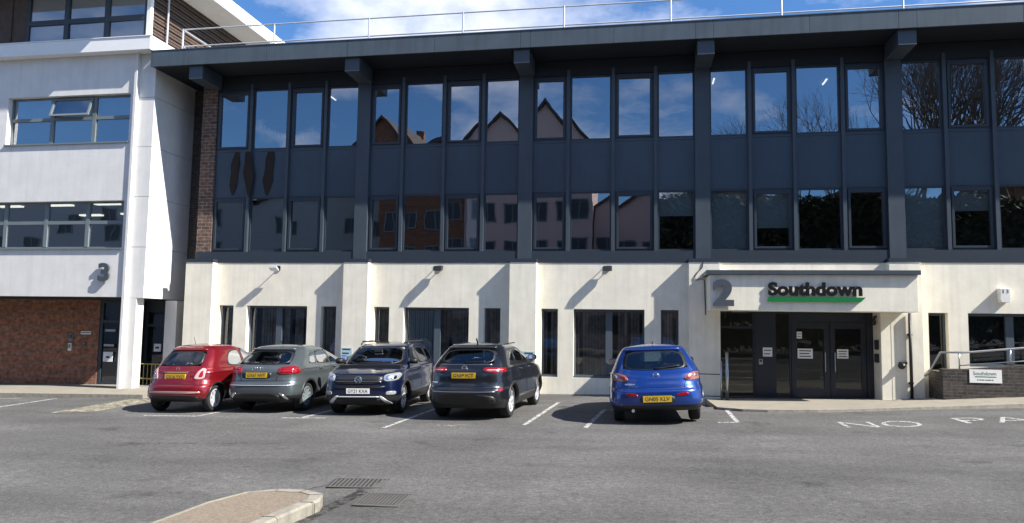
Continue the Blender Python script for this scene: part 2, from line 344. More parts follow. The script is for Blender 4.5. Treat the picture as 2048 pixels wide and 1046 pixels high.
# traffic island
isl = [(8.55, -17.), (8.72, -13.55), (8.86, -13.08), (9.12, -12.85), (9.45, -12.83), (9.68, -12.95), (9.76, -13.22), (9.70, -13.7), (9.45, -17.)]
def inset(poly, d):
    c = Vector((sum(p[0] for p in poly)/len(poly), sum(p[1] for p in poly)/len(poly))); out = []
    for i, p in enumerate(poly):
        a = Vector(poly[i-1])-Vector(p); b = Vector(poly[(i+1) % len(poly)])-Vector(p); bis = (a.normalized()+b.normalized())
        if bis.length < 1e-3: bis = Vector((-a.y, a.x))
        bis.normalize()
        if bis.dot(c-Vector(p)) < 0: bis = -bis
        s = max(.4, abs(math.sin(a.angle(b)/2))); out.append(tuple(Vector(p)+bis*d/s))
    return out
ti = thing('traffic_island', (9.2, -14.5, -.02), 'kerbed traffic island with brown aggregate top in the foreground', 'traffic island')
inn = inset(isl, .13); n = len(isl); mb = MB()
i0 = inset(isl, .02); inn = [p if q[0] > 9.0 else w_ for p, q, w_ in zip(inn, isl, inset(isl, .05))]
mb.add([(*p, -.06) for p in isl]+[(*p, .095) for p in isl]+[(*p, .115) for p in i0]+[(*p, .115) for p in inn]+[(*p, .05) for p in inn],
       [(a*n+i, a*n+(i+1) % n, (a+1)*n+(i+1) % n, (a+1)*n+i) for a in range(4) for i in range(n)])
mb.build('kerb_edge', M['kerbm'], ti)
MB().add([(*p, .108) for p in inn], [tuple(range(n))]).build('aggregate_top', M['aggr'], ti)
for (p, q) in (((9.68, -13.95), (9.53, -13.95)), ((9.62, -14.7), (9.48, -14.7)), ((9.57, -15.5), (9.43, -15.5)), ((9.45, -12.83), (9.42, -12.98)), ((9.12, -12.85), (9.17, -12.99)), ((9.70, -13.0), (9.58, -13.06)), ((9.765, -13.35), (9.62, -13.37))):
    MB().tube([(*p, -.02), (*p, .10), (p[0]*.85+q[0]*.15, p[1]*.85+q[1]*.15, .117), (*q, .117)], .004, 5).build('kerb_joint', M['iron'], ti)
# drain grates
for (pts, lab) in (([(9.30, -11.72), (9.94, -11.62), (10.01, -12.08), (9.38, -12.18)], 'slotted iron drain grate in the tarmac, the one farther from the camera'),
                   ([(9.96, -12.42), (10.45, -12.35), (10.49, -12.92), (10.0, -12.95)], 'slotted iron drain grate in the tarmac beside the island kerb, the nearer one')):
    cx = sum(p[0] for p in pts)/4; cy = sum(p[1] for p in pts)/4
    g = thing('drain_grate', (cx, cy, gz(cx)), lab, 'drain grate', 'drain grates by the traffic island')
    P = [Vector((*p, gz(cx))) for p in pts]
    def at(a, b): return P[0].lerp(P[1], a).lerp(P[3].lerp(P[2], a), b)
    MB().add([at(-.03, -.03)+Vector((0, 0, .004)), at(1.03, -.03)+Vector((0, 0, .004)), at(1.03, 1.03)+Vector((0, 0, .004)), at(-.03, 1.03)+Vector((0, 0, .004))], [(0, 3, 2, 1)]).build('pit', M['blackpl'], g)
    mb = MB(); nb = 13
    for i in range(nb):
        a = (i+.15)/nb; b = (i+.62)/nb; q = [at(a, .06), at(b, .06), at(b, .94), at(a, .94)]
        mb.add([p+Vector((0, 0, .006)) for p in q]+[p+Vector((0, 0, .014)) for p in q], [(4, 5, 6, 7), (0, 1, 5, 4), (2, 3, 7, 6), (0, 4, 7, 3), (1, 2, 6, 5)])
    for a, b in ((-.04, .05), (.95, 1.04)):
        q = [at(0, a), at(1, a), at(1, b), at(0, b)]
        mb.add([p+Vector((0, 0, .008)) for p in q]+[p+Vector((0, 0, .015)) for p in q], [(4, 5, 6, 7), (0, 1, 5, 4), (2, 3, 7, 6), (0, 4, 7, 3), (1, 2, 6, 5)])
    mb.build('bars', M['iron'], g)

# ------------------------------------------------------------------ office building
random.seed(5)
B = 4.85; XE = 31.0
ob = thing('office_building', (12, 0, 0), 'slate grey clad office building with cream rendered ground floor and deep eaves', 'office building')
def wall_open(mb, x0, x1, z0, z1, y0, y1, ops, mi=0):
    xs = sorted({x0, x1, *[v for o in ops for v in o[:2] if x0 < v < x1]}); zs = sorted({z0, z1, *[v for o in ops for v in o[2:] if z0 < v < z1]})
    def solid(i, j):
        if i < 0 or j < 0 or i >= len(xs)-1 or j >= len(zs)-1: return False
        cx, cz = (xs[i]+xs[i+1])/2, (zs[j]+zs[j+1])/2
        return not any(o[0] < cx < o[1] and o[2] < cz < o[3] for o in ops)
    for i in range(len(xs)-1):
        for j in range(len(zs)-1):
            if not solid(i, j): continue
            a, b, c, d = xs[i], xs[i+1], zs[j], zs[j+1]
            mb.quad((a, y0, c), (b, y0, c), (b, y0, d), (a, y0, d), mi); mb.quad((a, y1, c), (a, y1, d), (b, y1, d), (b, y1, c), mi)
            if not solid(i-1, j): mb.quad((a, y0, c), (a, y0, d), (a, y1, d), (a, y1, c), mi)
            if not solid(i+1, j): mb.quad((b, y0, c), (b, y1, c), (b, y1, d), (b, y0, d), mi)
            if not solid(i, j-1): mb.quad((a, y0, c), (a, y1, c), (b, y1, c), (b, y0, c), mi)
            if not solid(i, j+1): mb.quad((a, y0, d), (b, y0, d), (b, y1, d), (a, y1, d), mi)
    return mb
def frame(mb, x0, x1, z0, z1, y0, y1, l, r_, b, t, mi=0):
    mb.box(x0, x0+l, y0, y1, z0, z1, mi); mb.box(x1-r_, x1, y0, y1, z0, z1, mi)
    mb.box(x0+l, x1-r_, y0, y1, z0, z0+b, mi); mb.box(x0+l, x1-r_, y0, y1, z1-t, z1, mi); return mb
def pane(parent, x0, x1, z0, z1, y, mat, name='pane', tilt=.009):
    t = [random.uniform(-tilt, tilt) for _ in range(3)]
    return MB().quad((x0, y+t[0], z0), (x1, y+t[1], z0), (x1, y+t[1]+t[2], z1), (x0, y+t[0]+t[2], z1)).build(name, mat, parent)
def window(parent, x0, x1, z0, z1, y, kind, gl, mat='frame', dp=.06):
    if kind == 'open':
        mb = frame(MB(), x0, x1, z0, z1, y, y+dp, .045, .045, .05, .05); l, b, t = .11, .11, .14
        frame(mb, x0+.05, x1-.05, z0+.055, z1-.055, y-.025, y+dp-.01, l-.05, l-.05, b-.055, t-.055)
    else: mb = frame(MB(), x0, x1, z0, z1, y, y+dp, .05, .05, .05, .05); l, b, t = .05, .05, .05
    w = mb.build('window', M[mat], parent)
    pane(w, x0+l-.005, x1-l+.005, z0+b-.005, z1-t+.005, y+dp*.6, M[gl]); return w

# ground floor wall, with its openings
ops = []; gw = []
for k_ in range(3):
    o = k_*B
    gw += [(o+.50, o+.96, .47, 2.33, 1), (o+1.39, o+3.30, .47, 2.33, 2), (o+3.73, o+4.20, .47, 2.33, 1)]
gw += [(20.06, 20.52, .40, 2.33, 1), (20.98, 23.0, 1.0, 2.33, 2), (23.4, 23.86, .6, 2.33, 1), (25.0, 25.46, .6, 2.33, 1), (25.9, 27.8, .6, 2.33, 2)]
ent = (14.93, 18.87, -.3, 2.34)
ops = [g[:4] for g in gw]+[ent]
wall_open(MB(), -.42, XE, -.5, 3.60, -.09, .24, ops).build('wall', M['cream'], ob)
for k_ in range(3):
    MB().box(k_*B-.36-(.14 if k_ == 0 else 0), k_*B+.38, -.34, -.091, -.5, 3.598).build('pier', M['cream'], ob)
MB().box(14.16, 14.95, -.34, -.091, -.5, 3.598).build('pier', M['cream'], ob)
MB().box(19.10, 19.84, -.34, -.091, -.3, 3.598).build('pier', M['cream'], ob)
MB().box(23.95, 24.6, -.34, -.091, -.3, 3.598).build('pier', M['cream'], ob)
# entrance reveal on the right-hand side
MB().box(18.86, 19.099, -.335, .6, -.2, 2.32).build('reveal', M['cream'], ob)
# ledge above the rendered storey
lg = MB().box(-.42, XE, -.105, .04, 3.601, 3.70)
for a_, b_ in ((-.51, .39), (4.48, 5.24), (9.33, 10.09), (14.15, 14.96), (19.09, 19.85), (23.94, 24.61)): lg.box(a_, b_, -.355, -.106, 3.600, 3.695)
lg.build('ledge', M['frame'], ob)
MB().box(-.41, XE, -.06, .2, 3.70, 3.93).build('sill_band', M['frame'], ob)
for (x0, x1, z0, z1, n_) in gw:
    mb = frame(MB(), x0, x1, z0, z1, .10, .17, .05, .05, .07, .07); mb.box(x0+.005, x1-.005, -.06, .10, z0, z0+.05)
    xs_ = [x0+.05, x1-.05]
    if n_ == 2:
        c = (x0+x1)/2; mb.box(c-.09, c+.09, .08, .175, z0+.07, z1-.07); xs_ = [x0+.05, c-.09, c+.09, x1-.05]
    w = mb.build('window', M['frame2'], ob)
    for i in range(0, len(xs_), 2): pane(w, xs_[i]-.004, xs_[i+1]+.004, z0+.066, z1-.066, .14, M['gglass'])

# upper facade
fr12 = [0, .225, .505, .765, 1]; fr34 = [0, .235, .49, .765, 1]
cuts = {}
for k_ in range(6):
    a, b = k_*B+.195, (k_+1)*B-.195
    if k_ == 0: xs_ = [.07, 1.22, 2.45, 3.63, b]
    else: xs_ = [a+(b-a)*q for q in (fr12 if k_ < 3 else fr34)]
    kinds = ['open', 'fix', 'open', 'fix'] if k_ < 3 else ['fix', 'open', 'fix', 'open']
    for i in range(1, 4): MB().box(xs_[i]-.045, xs_[i]+.045, -.05, .10, 3.93, 9.08).build('mullion', M['slate'], ob)
    for i in range(4):
        x0 = xs_[i]+(.045 if i else 0); x1 = xs_[i+1]-(.045 if i < 3 else 0)
        window(ob, x0, x1, 3.935, 5.60, .03, kinds[i], 'glass2')
        window(ob, x0, x1, 7.05, 8.92, .03, kinds[i], 'glass')
        p = MB().box(x0, x1, .035, .08, 5.602, 7.048).box(x0, x1, .02, .0355, 5.602, 5.65).box(x0, x1, .02, .0355, 7.0, 7.048).build('spandrel_panel', M['slate2'], ob)
for (cx, top, bot, w_, sgn, y_) in ((.74, 7.0, 5.66, .15, 1, .0190), (1.235, 6.98, 5.60, .165, -1, -.0515), (1.86, 6.98, 5.62, .17, 1, .0190)):
    n_ = 26; L_, R_ = [], []
    for q in range(n_+1):
        s_ = q/n_; z = top+(bot-top)*s_; ww = w_*(math.sin(math.pi*min(1, s_*.9+.1))**.55)*(1+.14*math.sin(11*s_+cx*7)+random.uniform(-.06, .06)); cc = cx+sgn*.045*math.cos(2.6*s_+.4)
        L_.append((cc-ww, z)); R_.append((cc+ww*.8+random.uniform(-.01, .01), z))
    MB().prism(L_+R_[::-1], 'y', y_-.006, y_).build('peeled_patch', M['hedge'], ob)
for k_ in range(1, 7):
    MB().box(k_*B-.195, k_*B+.195, -.08, .1, 3.705, 9.08).build('column', M['slate'], ob)
MB().box(-.41, .07, -.02, .35, 3.6, 9.3).build('brick_pier', M['brickp'], ob)
MB().box(-1.38, -.41, 1.0, 1.2, -.3, 9.3).build('recessed_wall', M['brick_worn_shade'], ob)  # same brick as the pier, recess shade put into a darker colour
MB().box(.07, XE, -.03, .12, 8.92, 9.34).build('head_panel', M['soffit'], ob)
# eaves
MB().box(-1.40, XE, -1.19, 1.2, 9.36, 9.44).build('soffit', M['soffit'], ob)
mb = MB(); xs_ = [-1.40, -.2, 2.3, 4.75, 7.3, 9.7, 9.98, 12.2, 14.3, 14.75, 17.1, 19.2, 19.62, 22.0, 24.3, 27, 29.3, XE]
for a, b in zip(xs_, xs_[1:]): mb.box(a+.004, b-.004, -1.235, -1.19, 9.33, 9.80)
mb.build('fascia', M['fascia'], ob, bevel=.004)
MB().box(-1.40, XE, -1.19, 8, 9.45, 9.77).build('roof', M['iron'], ob)
MB().box(-1.40, XE, -1.25, -1.1, 9.802, 9.825).build('roof_trim', M['fascia'], ob)
for k_ in range(7):
    MB().box(k_*B-.19, k_*B+.24, -1.13, -.09, 8.94, 9.355).build('eaves_bracket', M['slate'], ob, bevel=.006)
# inside
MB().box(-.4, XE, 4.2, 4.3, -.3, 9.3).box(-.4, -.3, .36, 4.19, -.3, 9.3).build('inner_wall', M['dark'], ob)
MB().box(-.29, XE, .25, 4.19, 3.45, 3.60).box(-.29, XE, .12, 4.19, 6.1, 6.2).build('floor_slab', M['roomfloor'], ob)
MB().box(-.29, XE, .2, 4.19, 9.1, 9.2).box(-.29, XE, .2, 4.19, 6.0, 6.09).build('ceiling', M['darkceil'], ob)
MB().box(-.29, 14.9, .25, 4.19, -.4, -.05).box(14.91, XE, .25, 4.19, -.2, .06).build('floor', M['roomfloor'], ob)
for (x, y, z) in ((3.1, 1.6, 9.07), (9.6, 1.8, 9.07), (15.0, 1.5, 9.07), (18.2, 2.0, 9.07)):
    MB().box(x-.02, x+.02, y-.25, y+.25, z, z+.025).build('ceiling_light', M['lit'], ob)
# blinds: vertical strips in the second bay, pleated ones upstairs
mb = MB()
for i in range(13):
    x = B+1.47+i*.065; mb.box(x, x+.055, .19+.012*(i % 2), .193+.012*(i % 2), .55, 2.25)
mb.build('vertical_blind', M['blind'], ob)
M['dimblind'] = pmat('dim_blind', (.42, .36, .31), .85, var=.45, scale=7)
for xa, xb, st in ((.55, .92, .09), (1.46, 2.25, .088), (2.45, 3.24, .088), (3.78, 4.16, .09), (5.40, 5.78, .09), (7.25, 8.1, .088), (8.62, 9.0, .09), (10.25, 10.6, .09), (11.15, 11.95, .085), (12.2, 12.95, .085), (13.5, 13.85, .09)):
    mb = MB(); x = xa
    while x < xb:
        q = random.uniform(-.025, .025)
        if random.random() < .18: x += st; continue
        mb.quad((x, .24+q, .5), (x+st*.86, .245-q, .5), (x+st*.86, .245-q, 2.25), (x, .24+q, 2.25)); x += st
    mb.build('vertical_blind', M['dimblind'], ob)
mb = MB()
for i in range(9):
    x = 20.12+i*.045; mb.box(x, x+.02, .30, .304, .5, 2.25)
mb.build('vertical_blind', M['roomfloor'], ob)
mb = MB()
for i in range(24): mb.box(21.04+i*.08, 21.10+i*.08, .32, .326, 1.0, 2.28)
mb.build('vertical_blind', M['frame'], ob)
for (a, b, z0, z1) in ((13.4, 14.3, 4.9, 5.55), (14.8, 15.7, 4.0, 5.55), (15.9, 16.8, 4.55, 5.55), (19.65, 20.6, 4.0, 5.55), (20.8, 21.8, 4.95, 5.55), (7.9, 8.4, 4.0, 5.5)):
    MB().box(a, b, .16, .165, z0, z1).build('roller_blind', M['blind'], ob)
# entrance screen
E0 = .36
mb = frame(MB(), 14.95, 15.90, -.05, 2.33, E0-.04, E0+.04, .05, .05, .05, .06); mb.box(15.0, 15.85, E0-.04, E0+.04, 1.86, 1.93)
w = mb.build('entrance_window', M['doormetal'], ob); pane(w, 15.0, 15.85, 0, 1.86, E0, M['doorglass']); pane(w, 15.0, 15.85, 1.93, 2.27, E0, M['doorglass'])
MB().box(15.90, 16.40, E0-.06, E0+.04, -.05, 2.33).build('entrance_panel', M['doormetal'], ob, bevel=.004)
mb = frame(MB(), 16.40, 16.82, 0, 2.33, E0-.04, E0+.04, .04, .04, .05, .06); w = mb.build('entrance_window', M['doormetal'], ob); pane(w, 16.44, 16.78, .05, 2.27, E0, M['doorglass'])
MB().box(16.82, 18.70, E0-.05, E0+.04, 2.06, 2.33).build('transom_panel', M['doormetal'], ob)
def entrance_door(x0, x1, hx):
    d = frame(MB(), x0, x1, .05, 2.05, E0-.05, E0+.02, .12, .12, .28, .16).build('entrance_door', M['doormetal'], ob, bevel=.003)
    pane(d, x0+.11, x1-.11, .32, 1.90, E0-.01, M['doorglass'])
    MB().tube([(hx, E0-.05, .75), (hx, E0-.11, .78), (hx, E0-.11, 1.27), (hx, E0-.05, 1.30)], .014).build('handle', M['steel'], d)
entrance_door(16.83, 17.76, 17.66); entrance_door(17.80, 18.68, 17.90)
MB().box(17.765, 17.795, E0-.03, E0+.03, .05, 2.05).box(18.69, 18.855, E0-.06, E0+.04, .05, 2.33).build('door_post', M['doormetal'], ob)
MB().box(14.94, 18.855, E0-.06, .6, -.2, -.051).build('threshold', M['conc'], ob)
mb = MB()
for i in range(6): mb.box(15.0, 16.35, .9+.28*i, .93+.28*i+.25, .1+.17*i, .14+.17*i)
mb.build('inner_stair', M['conc'], ob)
M['bright'] = pmat('lobby_tube', (.9, .9, .9), .5, emit=(1, .93, .74, 9))
for (x, y, z) in ((15.4, 1.3, 2.62), (17.7, 2.2, 2.9)): MB().box(x-.5, x+.5, y-.06, y+.06, z, z+.04).build('ceiling_light', M['bright'], ob)
# canopy
CX0, CX1, CY = 14.60, 19.38, -1.45
ca = MB().box(CX0, CX1, CY, -.342, 2.31, 3.19).box(CX0+.36, 19.09, -.3415, -.092, 2.345, 3.19).build('canopy', M['cream'], ob, bevel=.008)
MB().box(CX0-.09, CX1+.05, CY-.09, -.342, 3.192, 3.30).build('canopy_cap', M['slate'], ca, bevel=.006)
MB().box(15.2, 15.55, -.8, -.66, 2.28, 2.309).build('soffit_light', M['lens'], ca)

# roof railing
rl = thing('roof_railing', (12, -.2, 9.78), 'galvanised safety railing with thin posts along the roof edge', 'railing')
px = [-1.1, 1.95, 4.98, 7.84, 10.77, 13.72, 16.63, 19.66, 22.6, 25.6, 28.6]
for x in px: MB().tube([(x, -.2, 9.77), (x, -.2, 10.88)], .028, 8).box(x-.06, x+.06, -.26, -.14, 9.771, 9.79).build('post', M['galv'], rl)
for z in (10.86, 10.32): MB().tube([(-1.1, -.2, z), (XE-.2, -.2, z)], .022, 8).build('rail', M['galv'], rl)
for z in (10.86, 10.32): MB().tube([(-1.1, -.2, z), (-1.1, 4.5, z)], .022, 8).build('rail', M['galv'], rl)

# bunting hung inside the top floor
bu = MB(); n_ = 22
P = [Vector((1.35+2.5*i/n_, .17, 8.02-1.0*(1-(2*i/n_-1)**2)*.52)) for i in range(n_+1)]
bu.tube(P, .006, 4)
for i in range(1, n_): bu.box(P[i].x-.04, P[i].x+.04, .168, .172, P[i].z-.17, P[i].z-.01)
tag(bu.build('bunting', M['paper']), 'string of pale bunting hanging inside the left top floor windows', 'bunting')

# ------------------------------------------------------------------ fittings on the office
def floodlight(x, z, up, lab):
    y_ = -.09; t = thing('floodlight', (x, y_, z), lab, 'floodlight', 'floodlights above the ground floor windows')
    MB().box(x-.05, x+.05, y_-.03, y_-.001, z-.07, z+.07).build('wall_plate', M['blackpl'], t)
    if up:
        MB().tube([(x, y_-.03, z), (x-.02, y_-.18, z+.01), (x-.03, y_-.24, z-.06)], .014).build('arm', M['blackpl'], t)
        MB().prism([(y_-.33, z-.02), (y_-.17, z-.10), (y_-.15, z-.05), (y_-.31, z+.05)], 'x', x-.16, x+.09).build('head', M['galv'], t, bevel=.01)
    else:
        MB().tube([(x-.09, y_-.001, z+.04), (x-.09, y_-.2, z+.02), (x+.09, y_-.2, z+.02), (x+.09, y_-.001, z+.04)], .012).build('arm', M['blackpl'], t)
        MB().prism([(y_-.30, z-.10), (y_-.12, z-.08), (y_-.10, z+.06), (y_-.26, z+.03)], 'x', x-.12, x+.12).build('head', M['blackpl'], t, bevel=.01)
        MB().box(x-.15, x-.121, y_-.24, y_-.14, z-.06, z+.02).build('sensor', M['alarm'], t)
floodlight(2.36, 3.44, True, 'small tilted floodlight on a bent arm above the window behind the grey car')
floodlight(7.28, 3.45, False, 'black floodlight above the window with the pale blue vertical blind')
floodlight(12.02, 3.45, False, 'black floodlight above the window behind the bright blue car')
t = thing('alarm_box', (21.78, 0, 2.77), 'white alarm box with two dark marks on the wall above the ramp', 'alarm box')
MB().prism([(21.66, 2.66), (21.69, 2.6), (21.87, 2.6), (21.90, 2.66), (21.90, 2.95), (21.66, 2.95)], 'y', -.26, -.091).build('case', M['alarm'], t, bevel=.01)
mb = MB(); walltext(mb, '1', 21.72, -.2625, 2.83, .1, fit=(.022, .09)); walltext(mb, '3', 21.80, -.2625, 2.83, .1, fit=(.05, .09)); mb.build('marking', M['ink'], t)
# number 2 and lettering on the canopy
t = thing('door_number', (14.9, CY, 2.4), 'large grey numeral 2 fixed to the left end of the canopy front', 'house number')
mb = MB(); walltext(mb, '2', 14.66, CY-.07, 2.41, .8, .035, .035, fit=(.50, .66)); mb.build('numeral', M['grey3'], t)
t = thing('company_sign', (17.1, CY, 2.5), 'black raised lettering over a green underline on the white canopy front', 'sign')
vs, fs = textmesh('Southdown', 1, .012, .045); xa, xb = min(p[0] for p in vs), max(p[0] for p in vs); za, zb = min(p[1] for p in vs), max(p[1] for p in vs)
MB().add([(15.97+(p[0]-xa)/(xb-xa)*2.16, CY-.045-p[2], 2.675+(p[1]-za)/(zb-za)*.335) for p in vs], fs).build('lettering', M['black'], t)
MB().prism([(15.95, 2.53), (18.08, 2.53), (18.2, 2.645), (15.98, 2.645)], 'y', CY-.06, CY-.03).build('underline', M['green'], t)
# cable on the wall beside the canopy
tag(MB().tube([(14.52, -.35, 3.59), (14.5, -.355, 3.45), (14.38, -.355, 3.33), (14.3, -.355, 3.2), (14.34, -.355, 3.12), (14.46, -.355, 3.16), (14.55, -.355, 3.12), (14.58, -.355, 2.2)], .012, 6).build('wall_cable', M['blackpl']), 'looped black cable on the wall left of the canopy', 'cable')
# papers and plates at the entrance
def notice(name, x0, x1, z0, z1, y, lab, rows=3, mat='paper', cat='notice', text=None):
    t = MB().box(x0, x1, y-.004, y, z0, z1).build(name, M[mat]); tag(t, lab, cat)
    mb = MB(); h = (z1-z0)
    for i in range(rows):
        zz = z1-h*(i+.8)/(rows+.6); mb.box(x0+(x1-x0)*.12, x1-(x1-x0)*(.12+.1*(i % 2)), y-.0052, y-.0042, zz-h*.05, zz+h*.05)
    mb.build('print', M['ink'], t); return t
notice('notice', 16.98, 17.36, 1.10, 1.36, E0-.055, 'white printed notice on the left entrance door')
notice('notice', 17.96, 18.24, 1.12, 1.36, E0-.055, 'white printed notice on the right entrance door')
notice('notice', 16.10, 16.34, 1.13, 1.37, E0-.062, 'white notice on the dark panel beside the entrance doors', 2)
notice('sticker', 16.97, 17.10, 1.62, 1.80, E0-.03, 'small grey sticker high on the left door glass', 2)
t = thing('door_keypad', (16.05, E0-.06, .95), 'small steel entry keypad on the dark panel below the notice', 'keypad')
MB().box(15.99, 16.09, E0-.085, E0-.061, .92, 1.06).build('plate', M['steel'], t, bevel=.005)
MB().box(16.01, 16.07, E0-.09, E0-.0855, .99, 1.04).build('button_panel', M['blackpl'], t)
# security camera, boxes and lamp on the right reveal
t = thing('security_camera', (19.0, -.1, 2.1), 'black dome security camera under the right end of the canopy', 'security camera')
MB().tube([(18.86, .0, 2.22), (18.80, -.06, 2.22), (18.77, -.08, 2.12)], .03).build('bracket', M['blackpl'], t)
MB().lathe([(-.13, .0), (-.12, .04), (-.06, .06), (0, .055), (.01, 0)], 18.77, -.08, 2.12, 'z', 16).build('dome', M['blackpl'], t, True)
def wallbox(name, y0, y1, z0, z1, lab, cat):
    t = thing(name, (18.97, (y0+y1)/2, z0), lab, cat); MB().box(18.81, 18.859, y0, y1, z0, z1).build('case', M['blackpl'], t, bevel=.006)
    MB().box(18.802, 18.81, y0+.02, y1-.02, z0+.03, z1-.03).build('face', M['frame'], t)
wallbox('intercom', -.16, .06, 1.38, 1.62, 'upper small black box on the right entrance reveal', 'intercom')
wallbox('intercom', -.16, .09, 1.05, 1.27, 'lower black box on the right entrance reveal', 'intercom')
t = thing('wall_lamp', (19.3, -.26, 1.0), 'black bulkhead wall lamp beside the drainpipe', 'wall lamp')
MB().lathe([(0, .09), (-.05, .085), (-.12, .06), (-.15, 0)], 19.32, -.341, 1.0, 'y', 16).build('shade', M['blackpl'], t, True)
MB().box(19.26, 19.44, -.40, -.342, 1.04, 1.09).build('hood', M['blackpl'], t)
t = thing('drainpipe', (19.55, -.31, .2), 'black drainpipe running down the wall right of the entrance', 'drainpipe')
MB().tube([(19.52, -.40, 2.31), (19.52, -.40, .15)], .038, 12).build('pipe', M['blackpl'], t, True)
for z in (1.75, .55): MB().box(19.47, 19.57, -.405, -.342, z, z+.05).build('pipe_bracket', M['blackpl'], t)
# stainless posts and bars left of the entrance
t = thing('entrance_handrail', (14.95, -.6, .1), 'stainless steel handrail posts in front of the entrance window', 'handrail')
MB().tube([(15.08, -.6, .0), (15.08, -.6, 1.25)], .04, 12).build('post', M['steel'], t, True); MB().tube([(14.94, -.55, .0), (14.94, -.55, 1.02)], .026, 12).build('post', M['steel'], t, True)
for z in (.68, .12): MB().tube([(14.94, -.55, z), (14.2, -.5, z)], .012, 8).build('rail', M['blackpl'], t)
for x, lab in ((4.66, 'small pale blue bay sign on the wall between the grey car and the navy car'), (9.90, 'small pale blue bay sign on the wall beside the dark car mirror')):
    t = thing('bay_sign', (x, -.26, 1.0), lab, 'sign', 'small bay signs on the piers')
    MB().box(x-.17, x+.17, -.352, -.3405, .92, 1.16).build('plate', M['signbl'], t); MB().box(x-.12, x+.12, -.354, -.3525, 1.09, 1.13).box(x-.12, x+.08, -.354, -.3525, .98, 1.02).build('print', M['ink'], t)

# ------------------------------------------------------------------ ramp wall on the right
t = thing('ramp_wall', (21, -1, .3), 'weathered dark brick ramp wall right of the entrance', 'wall')
MB().prism([(20.02, .1), (31, .4), (31, 1.45), (22.2, 1.14), (20.6, .98), (20.02, .97)], 'y', -1.0, -.78).build('front_wall', M['brick_worn_shade'], t)
MB().box(20.02, 20.25, -.779, -.01, .1, .9).build('end_wall', M['brick_worn_shade'], t)
MB().prism([(20.26, .1), (31, .4), (31, 1.1), (20.26, .55)], 'y', -.779, -.01).build('ramp_fill', M['conc'], t)
t = thing('ramp_handrail', (21, -.9, 1.0), 'grey tubular handrail along the top of the ramp wall', 'handrail')
MB().tube([(19.76, -.6, .78), (19.8, -.72, .84), (20.02, -.9, 1.36), (20.55, -.9, 1.37), (21.8, -.9, 1.5), (31, -.9, 2.3)], .026, 10).build('rail', M['steel'], t, True)
MB().tube([(20.45, -.9, 1.06), (21.8, -.9, 1.19), (31, -.9, 1.95)], .016, 8).build('rail', M['steel'], t, True)
for x in (20.43, 21.55, 22.7, 23.9, 25.1): MB().tube([(x, -.9, .96+(x-20.4)*.085), (x, -.9, 1.37+(x-20.5)*.1)], .018, 8).build('post', M['steel'], t, True)
t = thing('wall_sign', (20.95, -1.0, .8), 'white company sign with green underline on the dark ramp wall', 'sign')
MB().box(20.60, 21.30, -1.015, -1.001, .665, .98).build('board', M['wplate'], t)
mb = MB(); walltext(mb, 'Southdown', 20.68, -1.0155, .845, .1, fit=(.5, .085)); [mb.box(20.76+.045*i, 20.79+.045*i+.008*(i%3), -1.0165, -1.0152, .722, .745) for i in range(8)]; mb.build('lettering', M['ink'], t)
MB().box(20.72, 21.18, -1.018, -1.0152, .80, .818).build('underline', M['green'], t)

# ------------------------------------------------------------------ white building on the left
wb = thing('white_building', (-5, 0, -.2), 'white rendered building with strip windows, brick entrance level and timber top floor', 'building')
XS, YP, XL = -1.40, -1.05, -16.
ops = [(-6.36, -2.13, 7.15, 8.63), (-10.6, -2.14, 3.96, 5.38), (-16.5, -7.5, 7.15, 8.63)]
wall_open(MB(), XL, -2.0, 2.52, 9.83, YP, YP+.3, ops).build('front_panel', M['white'], wb)
MB().box(-2.0, -1.915, YP-.06, -.9, -.25, 9.83).build('fin', M['white'], wb)
mb = MB()
for z0, z1 in ((2.50, 3.99), (4.0, 5.49), (5.5, 6.99), (7.0, 8.49), (8.5, 9.83)):
    mb.box(-1.914, XS, YP+.08, YP+.4, z0, z1-.002); mb.box(XS-.3, XS, YP+.401, 1.25, z0, z1-.002)
mb.build('side_wall', M['white'], wb)
MB().box(-1.914, -1.62, YP+.085, YP+.42, -.3, 2.499).build('column', M['white'], wb)
MB().box(-2.1, XS-.301, YP+.45, 1.2, 2.46, 2.52).box(XL, -2.01, -.745, 1.2, 2.46, 2.52).build('overhang_soffit', M['soffit'], wb)
MB().box(XL, XS+.04, YP-.30, 8, 9.835, 10.23).box(XL, XS+.06, YP-.32, 8, 10.232, 10.255).build('roof_slab', M['whitetrim'], wb)
